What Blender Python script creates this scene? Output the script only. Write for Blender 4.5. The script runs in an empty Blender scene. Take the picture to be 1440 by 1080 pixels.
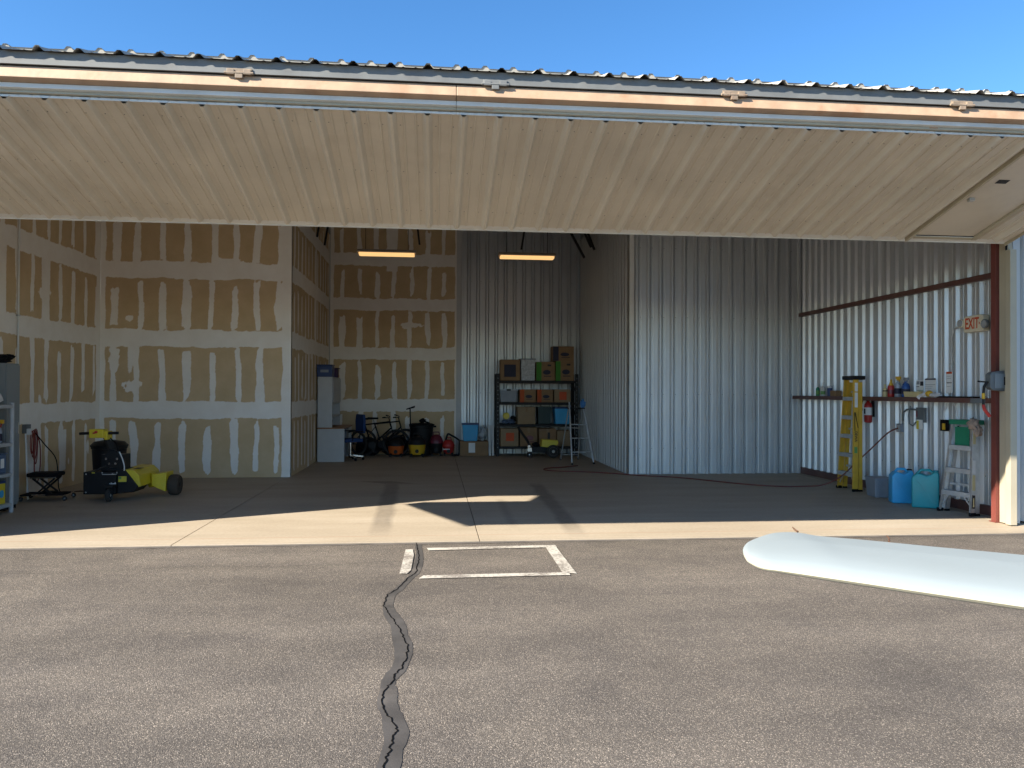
import bpy, bmesh, math, random
from mathutils import Vector, Matrix, noise

R = math.radians
random.seed(7)
SC = bpy.context.scene
COL = SC.collection

# ------------------------------------------------------------------ camera
cam_d = bpy.data.cameras.new('camera')
cam = bpy.data.objects.new('camera', cam_d)
COL.objects.link(cam)
SC.camera = cam
cam_d.sensor_width = 36.0
cam_d.lens = 1081.0 / 1440.0 * 36.0
cam_d.clip_start, cam_d.clip_end = 0.05, 3000.0
YAW, PITCH, ROLL, CAM_Z = R(5.73), R(0.53), R(0.25), 1.6
fw = Vector((math.sin(YAW) * math.cos(PITCH), math.cos(YAW) * math.cos(PITCH), math.sin(PITCH)))
r0 = Vector((math.cos(YAW), -math.sin(YAW), 0))
u0 = r0.cross(fw)
rt = r0 * math.cos(ROLL) + u0 * math.sin(ROLL)
up = u0 * math.cos(ROLL) - r0 * math.sin(ROLL)
cam.matrix_world = Matrix(((rt.x, up.x, -fw.x, 0), (rt.y, up.y, -fw.y, 0), (rt.z, up.z, -fw.z, CAM_Z), (0, 0, 0, 1)))

# ------------------------------------------------------------------ sky, sun, exposure
SUN = Vector((-1.386, -0.692, 1.0)).normalized()          # towards the sun
EL = math.asin(SUN.z)
AZ = math.atan2(SUN.x, SUN.y)                              # from +Y towards +X
world = bpy.data.worlds.new('World')
SC.world = world
world.use_nodes = True
wn = world.node_tree
bg = wn.nodes['Background']
sky = wn.nodes.new('ShaderNodeTexSky')
sky.sky_type = 'NISHITA'
sky.sun_disc = False
sky.sun_elevation = EL
sky.sun_rotation = AZ
sky.altitude = 1500
sky.air_density = 1.0
sky.dust_density = 0.1
sky.ozone_density = 2.4
hs = wn.nodes.new('ShaderNodeHueSaturation')
hs.inputs['Saturation'].default_value = 1.24
wn.links.new(sky.outputs[0], hs.inputs['Color'])
wn.links.new(hs.outputs[0], bg.inputs[0])
bg.inputs[1].default_value = 0.073
sun_d = bpy.data.lights.new('sun', 'SUN')
sun_d.energy = 3.8
sun_d.angle = R(0.53)
sun_d.color = (1.0, 0.92, 0.79)
sun = bpy.data.objects.new('sun', sun_d)
COL.objects.link(sun)
sun.rotation_euler = (-SUN).to_track_quat('-Z', 'Y').to_euler()
sun.location = SUN * 60
vs = SC.view_settings
vs.view_transform = 'Standard'
vs.look = 'None'
vs.exposure = 1.9
vs.gamma = 1.0
vs.use_curve_mapping = False
SC.render.engine = 'CYCLES'
SC.cycles.use_denoising = True
SC.cycles.max_bounces = 12
SC.cycles.diffuse_bounces = 8
SC.cycles.glossy_bounces = 4
SC.cycles.sample_clamp_indirect = 6.0

# ------------------------------------------------------------------ materials
def sock(nt, a, b):
    nt.links.new(a, b)

def new_mat(name):
    m = bpy.data.materials.new(name)
    m.use_nodes = True
    return m, m.node_tree, m.node_tree.nodes['Principled BSDF']

def mat(name, col, rough=0.6, metal=0.0, var=0.12, scale=6.0, bump=0.0, bscale=60.0, dirt=None, coat=0.0, trans=0.0, spec=0.5):
    """a procedural surface: base colour with blotchy variation, uneven gloss, optional fine relief and dirt"""
    m, nt, b = new_mat(name)
    N = nt.nodes
    tc = N.new('ShaderNodeTexCoord')
    n1 = N.new('ShaderNodeTexNoise'); n1.inputs['Scale'].default_value = scale; n1.inputs['Detail'].default_value = 6
    sock(nt, tc.outputs['Object'], n1.inputs['Vector'])
    mr = N.new('ShaderNodeMapRange')
    mr.inputs[1].default_value, mr.inputs[2].default_value = 0.3, 0.7
    mr.inputs[3].default_value, mr.inputs[4].default_value = 1 - var, 1 + var
    sock(nt, n1.outputs[0], mr.inputs[0])
    mx = N.new('ShaderNodeVectorMath'); mx.operation = 'SCALE'
    mx.inputs[0].default_value = col[:3]
    sock(nt, mr.outputs[0], mx.inputs['Scale'])
    out = mx.outputs[0]
    if dirt:
        n2 = N.new('ShaderNodeTexNoise'); n2.inputs['Scale'].default_value = scale * 0.45; n2.inputs['Detail'].default_value = 8
        n2.inputs['Roughness'].default_value = 0.7
        sock(nt, tc.outputs['Object'], n2.inputs['Vector'])
        m2 = N.new('ShaderNodeMapRange')
        m2.inputs[1].default_value, m2.inputs[2].default_value = 0.52, 0.72
        m2.inputs[3].default_value, m2.inputs[4].default_value = 0.0, dirt[1]
        sock(nt, n2.outputs[0], m2.inputs[0])
        mm = N.new('ShaderNodeMix'); mm.data_type = 'RGBA'
        sock(nt, m2.outputs[0], mm.inputs[0]); sock(nt, out, mm.inputs[6])
        mm.inputs[7].default_value = (*dirt[0], 1)
        out = mm.outputs[2]
    sock(nt, out, b.inputs['Base Color'])
    rr = N.new('ShaderNodeMapRange')
    rr.inputs[1].default_value, rr.inputs[2].default_value = 0.25, 0.75
    rr.inputs[3].default_value, rr.inputs[4].default_value = max(0.03, rough - 0.08), min(1, rough + 0.1)
    sock(nt, n1.outputs[0], rr.inputs[0]); sock(nt, rr.outputs[0], b.inputs['Roughness'])
    b.inputs['Metallic'].default_value = metal
    b.inputs['Specular IOR Level'].default_value = spec
    b.inputs['Coat Weight'].default_value = coat
    b.inputs['Transmission Weight'].default_value = trans
    if bump:
        nb = N.new('ShaderNodeTexNoise'); nb.inputs['Scale'].default_value = bscale; nb.inputs['Detail'].default_value = 3
        sock(nt, tc.outputs['Object'], nb.inputs['Vector'])
        bp = N.new('ShaderNodeBump'); bp.inputs['Strength'].default_value = bump; bp.inputs['Distance'].default_value = 0.01
        sock(nt, nb.outputs[0], bp.inputs['Height']); sock(nt, bp.outputs[0], b.inputs['Normal'])
    return m

def emit(name, col, s):
    m, nt, b = new_mat(name)
    b.inputs['Base Color'].default_value = (*col, 1)
    tc = nt.nodes.new('ShaderNodeTexCoord')
    w = nt.nodes.new('ShaderNodeTexWave'); w.inputs['Scale'].default_value = 9; w.inputs['Distortion'].default_value = 0.3
    sock(nt, tc.outputs['Object'], w.inputs['Vector'])
    mr = nt.nodes.new('ShaderNodeMapRange'); mr.inputs[3].default_value = s * 0.85; mr.inputs[4].default_value = s
    sock(nt, w.outputs[1], mr.inputs[0])
    b.inputs['Emission Color'].default_value = (*col, 1)
    sock(nt, mr.outputs[0], b.inputs['Emission Strength'])
    return m

def mat_asphalt():
    m, nt, b = new_mat('asphalt_aged')
    N = nt.nodes
    tc = N.new('ShaderNodeTexCoord')
    def noi(scale, det=5, rgh=0.6, vec=None):
        n = N.new('ShaderNodeTexNoise'); n.inputs['Scale'].default_value = scale
        n.inputs['Detail'].default_value = det; n.inputs['Roughness'].default_value = rgh
        sock(nt, vec or tc.outputs['Object'], n.inputs['Vector']); return n.outputs[0]
    def ramp(inp, pts):
        r = N.new('ShaderNodeValToRGB')
        while len(r.color_ramp.elements) < len(pts): r.color_ramp.elements.new(0.5)
        for e, (p, c) in zip(r.color_ramp.elements, pts):
            e.position = p; e.color = (*c, 1)
        sock(nt, inp, r.inputs[0]); return r.outputs[0]
    def mix(a, bb, f, mode='MIX'):
        x = N.new('ShaderNodeMix'); x.data_type = 'RGBA'; x.blend_type = mode
        for s, v in ((x.inputs[0], f), (x.inputs[6], a), (x.inputs[7], bb)):
            if isinstance(v, (int, float)): s.default_value = v
            elif isinstance(v, tuple): s.default_value = (*v, 1)
            else: sock(nt, v, s)
        return x.outputs[2]
    mp = N.new('ShaderNodeMapping'); mp.inputs['Scale'].default_value = (0.55, 1.6, 1)
    sock(nt, tc.outputs['Object'], mp.inputs[0])
    base = ramp(noi(0.55, 7, 0.62, mp.outputs[0]), [(0.30, (0.122, 0.110, 0.0985)), (0.5, (0.162, 0.1455, 0.129)), (0.70, (0.207, 0.186, 0.164))])
    v = N.new('ShaderNodeTexVoronoi'); v.inputs['Scale'].default_value = 215
    sock(nt, tc.outputs['Object'], v.inputs['Vector'])
    sep = N.new('ShaderNodeSeparateColor'); sock(nt, v.outputs['Color'], sep.inputs[0])
    stone = ramp(sep.outputs[0], [(0.0, (0.62, 0.60, 0.58)), (0.45, (0.9, 0.89, 0.88)), (0.86, (1.14, 1.12, 1.1)), (0.97, (2.9, 2.8, 2.65))])
    c = mix(base, stone, 0.9, 'MULTIPLY')
    bind = ramp(v.outputs['Distance'], [(0.25, (1, 1, 1)), (0.62, (0.62, 0.6, 0.58))])
    c = mix(c, bind, 0.8, 'MULTIPLY')
    fine = ramp(noi(85, 4, 0.75), [(0.33, (0.72, 0.72, 0.72)), (0.68, (1.24, 1.23, 1.21))])
    dk = ramp(noi(0.9, 5, 0.6), [(0.30, (0.84, 0.845, 0.86)), (0.44, (1, 1, 1))])
    c = mix(c, dk, 1.0, 'MULTIPLY')
    c = mix(c, fine, 1.0, 'MULTIPLY')
    sc_ = ramp(noi(1.6, 6, 0.7), [(0.34, (0.86, 0.86, 0.87)), (0.6, (1.06, 1.05, 1.03))])
    c = mix(c, sc_, 1.0, 'MULTIPLY')
    sock(nt, c, b.inputs['Base Color'])
    b.inputs['Roughness'].default_value = 0.9
    b.inputs['Specular IOR Level'].default_value = 0.25
    ad = N.new('ShaderNodeMath'); ad.operation = 'ADD'
    iv = N.new('ShaderNodeMath'); iv.operation = 'MULTIPLY'; iv.inputs[1].default_value = -0.8
    sock(nt, v.outputs['Distance'], iv.inputs[0]); sock(nt, iv.outputs[0], ad.inputs[0]); sock(nt, noi(55, 3), ad.inputs[1])
    bp = N.new('ShaderNodeBump'); bp.inputs['Strength'].default_value = 0.75; bp.inputs['Distance'].default_value = 0.006
    sock(nt, ad.outputs[0], bp.inputs['Height']); sock(nt, bp.outputs[0], b.inputs['Normal'])
    return m

def mat_concrete():
    m, nt, b = new_mat('concrete_floor')
    N = nt.nodes
    tc = N.new('ShaderNodeTexCoord')
    gm = N.new('ShaderNodeNewGeometry')
    P = gm.outputs['Position']
    sep = N.new('ShaderNodeSeparateXYZ'); sock(nt, P, sep.inputs[0])
    def M(op, a, bb=None, clamp=False):
        x = N.new('ShaderNodeMath'); x.operation = op; x.use_clamp = clamp
        for i, v in enumerate((a, bb)):
            if v is None: continue
            if isinstance(v, (int, float)): x.inputs[i].default_value = v
            else: sock(nt, v, x.inputs[i])
        return x.outputs[0]
    def noi(scale, det=6, rgh=0.62, vec=None):
        n = N.new('ShaderNodeTexNoise'); n.inputs['Scale'].default_value = scale
        n.inputs['Detail'].default_value = det; n.inputs['Roughness'].default_value = rgh
        sock(nt, vec or P, n.inputs['Vector']); return n.outputs[0]
    def ramp(inp, pts):
        r = N.new('ShaderNodeValToRGB')
        while len(r.color_ramp.elements) < len(pts): r.color_ramp.elements.new(0.5)
        for e, (p, c) in zip(r.color_ramp.elements, pts):
            e.position = p; e.color = (*c, 1)
        sock(nt, inp, r.inputs[0]); return r.outputs[0]
    def mix(a, bb, f, mode='MIX'):
        x = N.new('ShaderNodeMix'); x.data_type = 'RGBA'; x.blend_type = mode
        for s, v in ((x.inputs[0], f), (x.inputs[6], a), (x.inputs[7], bb)):
            if isinstance(v, (int, float)): s.default_value = v
            elif isinstance(v, tuple): s.default_value = (*v, 1)
            else: sock(nt, v, s)
        return x.outputs[2]
    mp = N.new('ShaderNodeMapping'); mp.inputs['Scale'].default_value = (0.5, 1.8, 1); sock(nt, P, mp.inputs[0])
    c = ramp(noi(0.9, 8, 0.65, mp.outputs[0]), [(0.3, (0.325, 0.268, 0.196)), (0.55, (0.385, 0.322, 0.242)), (0.75, (0.43, 0.367, 0.285))])
    c = mix(c, ramp(noi(26, 5, 0.7), [(0.3, (0.88, 0.88, 0.88)), (0.7, (1.07, 1.07, 1.07))]), 1.0, 'MULTIPLY')
    x, y = sep.outputs[0], sep.outputs[1]
    wob = M('MULTIPLY', M('SUBTRACT', noi(1.7, 4), 0.5), 0.12)
    xw = M('ADD', x, wob)
    def streak(x1, y1, x2, y2, w, amt):
        # a tyre-scrubbed streak between two floor points
        t = M('DIVIDE', M('SUBTRACT', y, y1), y2 - y1)
        xc = M('ADD', M('MULTIPLY', t, x2 - x1), x1)
        d = M('ABSOLUTE', M('SUBTRACT', xw, xc))
        s = M('MULTIPLY', M('SUBTRACT', w, d), 14.0, True)
        e = M('MULTIPLY', M('MULTIPLY', M('ADD', t, 0.02), 9.0, True), M('MULTIPLY', M('SUBTRACT', 1.05, t), 5.0, True), True)
        g = M('ADD', M('MULTIPLY', noi(7, 5, 0.75), 0.9), 0.15, True)
        return M('MULTIPLY', M('MULTIPLY', s, e), M('MULTIPLY', g, amt), True)
    st = M('MAXIMUM', streak(-0.72, 13.6, -0.61, 8.7, 0.15, 0.75), streak(1.74, 13.3, 1.60, 8.5, 0.14, 0.8))
    st = M('MAXIMUM', st, streak(0.97, 11.4, 0.92, 9.0, 0.09, 0.45))
    st = M('MAXIMUM', st, streak(-1.05, 13.75, -0.55, 13.35, 0.3, 0.9))
    # blotches of old oil
    bl = N.new('ShaderNodeMapRange'); bl.inputs[1].default_value, bl.inputs[2].default_value = 0.63, 0.74
    bl.inputs[3].default_value, bl.inputs[4].default_value = 0.0, 0.35
    sock(nt, noi(1.3, 7, 0.7), bl.inputs[0])
    st = M('MAXIMUM', st, bl.outputs[0])
    c = mix(c, (0.085, 0.072, 0.06), st)
    # rust-pink line where the closed door stands
    ln = M('MULTIPLY', M('SUBTRACT', 0.022, M('ABSOLUTE', M('SUBTRACT', M('ADD', y, M('MULTIPLY', wob, 0.25)), 8.56))), 60.0, True)
    c = mix(c, (0.33, 0.2, 0.13), M('MULTIPLY', ln, 0.45))
    sock(nt, c, b.inputs['Base Color'])
    b.inputs['Roughness'].default_value = 0.62
    b.inputs['Specular IOR Level'].default_value = 0.35
    bp = N.new('ShaderNodeBump'); bp.inputs['Strength'].default_value = 0.15; bp.inputs['Distance'].default_value = 0.004
    sock(nt, noi(60, 4), bp.inputs['Height']); sock(nt, bp.outputs[0], b.inputs['Normal'])
    return m

def mat_drywall():
    m, nt, b = new_mat('drywall_paper_and_mud')
    N = nt.nodes
    at = N.new('ShaderNodeAttribute'); at.attribute_name = 'mud'
    gm = N.new('ShaderNodeNewGeometry')
    def noi(scale, det=6, rgh=0.65):
        n = N.new('ShaderNodeTexNoise'); n.inputs['Scale'].default_value = scale
        n.inputs['Detail'].default_value = det; n.inputs['Roughness'].default_value = rgh
        sock(nt, gm.outputs['Position'], n.inputs['Vector']); return n.outputs[0]
    def ramp(inp, pts):
        r = N.new('ShaderNodeValToRGB')
        for e, (p, c) in zip(r.color_ramp.elements, pts):
            e.position = p; e.color = (*c, 1)
        sock(nt, inp, r.inputs[0]); return r.outputs[0]
    paper = ramp(noi(2.2), [(0.3, (0.52, 0.385, 0.225)), (0.7, (0.61, 0.46, 0.285))])
    mud = ramp(noi(3.5), [(0.3, (0.80, 0.755, 0.69)), (0.7, (0.86, 0.83, 0.78))])
    ad = N.new('ShaderNodeMath'); ad.operation = 'MULTIPLY_ADD'
    sock(nt, noi(22, 4), ad.inputs[0]); ad.inputs[1].default_value = 0.7; ad.inputs[2].default_value = -0.35
    a2 = N.new('ShaderNodeMath'); a2.operation = 'ADD'
    sock(nt, at.outputs['Fac'], a2.inputs[0]); sock(nt, ad.outputs[0], a2.inputs[1])
    mr = N.new('ShaderNodeMapRange'); mr.interpolation_type = 'SMOOTHSTEP'
    mr.inputs[1].default_value, mr.inputs[2].default_value = 0.3, 0.62
    mr.inputs[4].default_value = 0.96
    sock(nt, a2.outputs[0], mr.inputs[0])
    mx = N.new('ShaderNodeMix'); mx.data_type = 'RGBA'
    sock(nt, mr.outputs[0], mx.inputs[0]); sock(nt, paper, mx.inputs[6]); sock(nt, mud, mx.inputs[7])
    sock(nt, mx.outputs[2], b.inputs['Base Color'])
    b.inputs['Roughness'].default_value = 0.85
    b.inputs['Specular IOR Level'].default_value = 0.2
    bp = N.new('ShaderNodeBump'); bp.inputs['Strength'].default_value = 0.25; bp.inputs['Distance'].default_value = 0.004
    sock(nt, mr.outputs[0], bp.inputs['Height']); sock(nt, bp.outputs[0], b.inputs['Normal'])
    return m

M_ASPH = mat_asphalt()
M_CONC = mat_concrete()
M_DRY = mat_drywall()
M_SEAL = mat('crack_sealant', (0.056, 0.051, 0.047), 0.75, var=0.2, scale=5, bump=0.15, bscale=50, dirt=((0.15, 0.13, 0.11), 0.6))
M_CRACK = mat('open_crack', (0.006, 0.006, 0.006), 0.95, spec=0.05)
M_EDGE = mat('edge_sealant', (0.105, 0.092, 0.08), 0.85, var=0.25, scale=5, bump=0.3, bscale=40, dirt=((0.17, 0.145, 0.12), 0.8))
def mat_paint():
    m, nt, b = new_mat('worn_road_paint')
    N = nt.nodes
    tc = N.new('ShaderNodeTexCoord')
    n1 = N.new('ShaderNodeTexNoise'); n1.inputs['Scale'].default_value = 38; n1.inputs['Detail'].default_value = 5; n1.inputs['Roughness'].default_value = 0.75
    n2 = N.new('ShaderNodeTexNoise'); n2.inputs['Scale'].default_value = 3.0; n2.inputs['Detail'].default_value = 4
    for n in (n1, n2): sock(nt, tc.outputs['Object'], n.inputs['Vector'])
    ad = N.new('ShaderNodeMath'); ad.operation = 'MULTIPLY_ADD'
    sock(nt, n2.outputs[0], ad.inputs[0]); ad.inputs[1].default_value = 0.75; sock(nt, n1.outputs[0], ad.inputs[2])
    r = N.new('ShaderNodeValToRGB')
    r.color_ramp.elements[0].position = 0.82; r.color_ramp.elements[0].color = (0.47, 0.44, 0.38, 1)
    r.color_ramp.elements[1].position = 1.02; r.color_ramp.elements[1].color = (0.19, 0.165, 0.14, 1)
    sock(nt, ad.outputs[0], r.inputs[0]); sock(nt, r.outputs[0], b.inputs['Base Color'])
    b.inputs['Roughness'].default_value = 0.85
    bp = N.new('ShaderNodeBump'); bp.inputs['Strength'].default_value = 0.6; bp.inputs['Distance'].default_value = 0.005
    sock(nt, n1.outputs[0], bp.inputs['Height']); sock(nt, bp.outputs[0], b.inputs['Normal'])
    return m
M_PAINT = mat_paint()
M_TAN = mat('tan_door_sheet', (0.58, 0.53, 0.445), 0.36, var=0.06, scale=1.6, dirt=((0.36, 0.30, 0.23), 0.35))
M_TRIM = mat('white_trim', (0.66, 0.66, 0.63), 0.4, var=0.05, scale=3, dirt=((0.42, 0.38, 0.33), 0.35))
M_BEIGE = mat('beige_trim', (0.40, 0.355, 0.26), 0.5, var=0.06, scale=3, dirt=((0.36, 0.30, 0.22), 0.4))
M_PRIMER = mat('sun_faded_primer', (0.42, 0.285, 0.185), 0.6, var=0.14, scale=4.5, bump=0.2, bscale=25, dirt=((0.34, 0.17, 0.085), 0.75))
M_HINGE = mat('faded_hinge_paint', (0.25, 0.19, 0.135), 0.6, var=0.2, scale=14, dirt=((0.2, 0.1, 0.06), 0.8))
M_GALV = mat('galvanized_steel', (0.40, 0.42, 0.42), 0.5, 0.2, var=0.12, scale=7, dirt=((0.3, 0.27, 0.22), 0.4))
M_FASC = mat('weathered_dark_steel', (0.155, 0.16, 0.157), 0.6, 0.0, var=0.12, scale=5, dirt=((0.13, 0.12, 0.11), 0.5))
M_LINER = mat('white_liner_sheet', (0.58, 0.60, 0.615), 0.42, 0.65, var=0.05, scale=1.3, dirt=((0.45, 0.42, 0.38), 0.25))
M_LINER_SHADE = mat('shaded_liner_sheet', (0.40, 0.40, 0.39), 0.5, 0.45, var=0.06, scale=1.3, dirt=((0.3, 0.28, 0.25), 0.3))  # darker copy of the liner sheet, the back bay's shade put into its colour
M_EXT = mat('white_wall_sheet', (0.48, 0.49, 0.48), 0.4, 0.0, var=0.05, scale=2, dirt=((0.48, 0.44, 0.38), 0.3))
M_ROOF = mat('roof_sheet', (0.33, 0.315, 0.28), 0.85, 0.0, var=0.06, scale=2, spec=0.1)
M_RED = mat('red_oxide_steel', (0.155, 0.040, 0.030), 0.5, var=0.18, scale=4, dirt=((0.09, 0.04, 0.03), 0.6))
M_GIRT = mat('brown_girt', (0.105, 0.045, 0.036), 0.5, var=0.18, scale=4, dirt=((0.16, 0.11, 0.09), 0.5))
M_DARK = mat('dark_steel', (0.014, 0.013, 0.013), 0.55, 0.0, spec=0.25)
M_INSUL = mat('white_roof_insulation', (0.84, 0.83, 0.80), 0.8, var=0.04, scale=2)
M_BLACK = mat('black_plastic', (0.010, 0.010, 0.011), 0.5, var=0.2, spec=0.25)
M_MATTE = mat('black_matte', (0.007, 0.007, 0.008), 0.8, var=0.2, spec=0.15)
M_RUB = mat('tyre_rubber', (0.020, 0.019, 0.018), 0.8, var=0.2, scale=12)
M_BRUB = mat('brown_tyre_rubber', (0.05, 0.037, 0.026), 0.85, var=0.2, scale=12)
M_YEL = mat('yellow_paint', (0.62, 0.48, 0.02), 0.4, var=0.08, scale=5, dirt=((0.32, 0.25, 0.05), 0.5))
M_LADY = mat('yellow_fibreglass', (0.60, 0.36, 0.035), 0.5, var=0.1, scale=5, dirt=((0.35, 0.22, 0.05), 0.5))
M_ALU = mat('aluminium', (0.55, 0.56, 0.56), 0.38, 0.75, var=0.12, scale=9, dirt=((0.35, 0.34, 0.32), 0.5))
M_ALUD = mat('dull_aluminium', (0.44, 0.45, 0.45), 0.55, 0.35, var=0.15, scale=8, dirt=((0.26, 0.24, 0.22), 0.6))
M_CHROME = mat('chrome', (0.75, 0.75, 0.76), 0.18, 1.0, var=0.06)
M_GREEN = mat('green_plastic', (0.012, 0.16, 0.085), 0.45, var=0.1)
M_BLUE = mat('blue_plastic', (0.035, 0.33, 0.60), 0.42, var=0.08, scale=5, dirt=((0.1, 0.25, 0.38), 0.5))
M_TEAL = mat('teal_plastic', (0.012, 0.27, 0.30), 0.42, var=0.08, scale=5, dirt=((0.05, 0.18, 0.2), 0.5))
M_GTUB = mat('grey_plastic', (0.22, 0.24, 0.27), 0.5, var=0.1)
M_CART = mat('cardboard', (0.24, 0.145, 0.072), 0.85, var=0.12, scale=7, bump=0.1, bscale=90)
M_CART2 = mat('pale_cardboard', (0.27, 0.185, 0.105), 0.85, var=0.12, scale=7)
M_CARTR = mat('orange_red_cardboard', (0.40, 0.075, 0.018), 0.8, var=0.1)
M_CARTG = mat('green_cardboard', (0.05, 0.20, 0.025), 0.8, var=0.1)
M_INK = mat('black_print', (0.02, 0.02, 0.024), 0.7)
M_INKB = mat('dark_blue_print', (0.014, 0.016, 0.04), 0.7)
M_INKR = mat('orange_print', (0.50, 0.075, 0.02), 0.75)
M_INKY = mat('yellow_print', (0.6, 0.5, 0.05), 0.7)
M_INKG = mat('green_print', (0.12, 0.28, 0.08), 0.7)
M_PAPER = mat('white_paper', (0.68, 0.69, 0.68), 0.7, var=0.05)
M_WHITE = mat('white_laminate', (0.50, 0.50, 0.50), 0.5, var=0.04)
M_WOOD = mat('brown_wood_edge', (0.28, 0.13, 0.05), 0.5, var=0.15)
M_NAVY = mat('navy_plastic', (0.018, 0.045, 0.15), 0.45)
M_PURP = mat('purple_fabric', (0.06, 0.03, 0.09), 0.8, var=0.25)
M_BCHAIR = mat('blue_chair_fabric', (0.012, 0.045, 0.15), 0.8, var=0.15)
M_SILV = mat('silver_print_pack', (0.42, 0.43, 0.44), 0.55, var=0.3, scale=22)
M_DGRN = mat('dark_green_plastic', (0.012, 0.032, 0.030), 0.5)
M_REDP = mat('red_plastic', (0.40, 0.022, 0.018), 0.4, var=0.1)
M_WINE = mat('wine_plastic', (0.13, 0.015, 0.03), 0.35)
M_ORNG = mat('orange_plastic', (0.52, 0.10, 0.015), 0.45, var=0.1)
M_YPLA = mat('yellow_plastic', (0.60, 0.36, 0.02), 0.45, var=0.1)
M_CORD = mat('red_brown_cord', (0.14, 0.030, 0.022), 0.6)
M_RCORD = mat('red_cord', (0.20, 0.028, 0.018), 0.55)
M_IVORY = mat('ivory_plastic', (0.62, 0.56, 0.42), 0.45, var=0.06)
M_GREYB = mat('grey_enclosure', (0.13, 0.145, 0.15), 0.5, 0.1, var=0.12)
M_CABG = mat('grey_cabinet_paint', (0.20, 0.225, 0.235), 0.45, var=0.08, scale=3)
M_SHELFG = mat('grey_shelf_plastic', (0.36, 0.385, 0.40), 0.5, var=0.1)
M_CLOTH = mat('white_cloth', (0.60, 0.60, 0.60), 0.9, var=0.12, scale=14)
M_BCLOTH = mat('brown_cloth', (0.25, 0.19, 0.15), 0.9, var=0.2, scale=20)
M_BLCLOTH = mat('blue_cloth', (0.06, 0.20, 0.46), 0.9, var=0.15, scale=14)
M_CLEAR = mat('hazy_clear_plastic', (0.45, 0.48, 0.50), 0.25, var=0.1, trans=0.45)
M_BCLEAR = mat('hazy_blue_plastic', (0.10, 0.16, 0.28), 0.3, var=0.15, trans=0.3)
M_WING = mat('white_aircraft_gelcoat', (0.30, 0.337, 0.332), 0.42, var=0.02, scale=2)
M_WLE = mat('cream_leading_edge', (0.44, 0.415, 0.31), 0.35, var=0.05, scale=6)
M_WICK = mat('static_wick', (0.10, 0.05, 0.025), 0.6)
M_LAMP = emit('fluorescent_diffuser', (1.0, 0.60, 0.24), 0.30)
M_LAMPH = mat('fixture_housing', (0.40, 0.33, 0.27), 0.5, 0.2)
M_GLASS = mat('lamp_lens', (0.55, 0.57, 0.58), 0.12, var=0.05, trans=0.5)
M_SPRAY = mat('translucent_bottle', (0.40, 0.45, 0.52), 0.3, var=0.06, trans=0.35)
M_BLIQ = mat('blue_liquid_bottle', (0.03, 0.10, 0.32), 0.25, var=0.15, trans=0.2)
M_CREAM = mat('cream_plastic', (0.56, 0.47, 0.24), 0.5, var=0.08)

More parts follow.
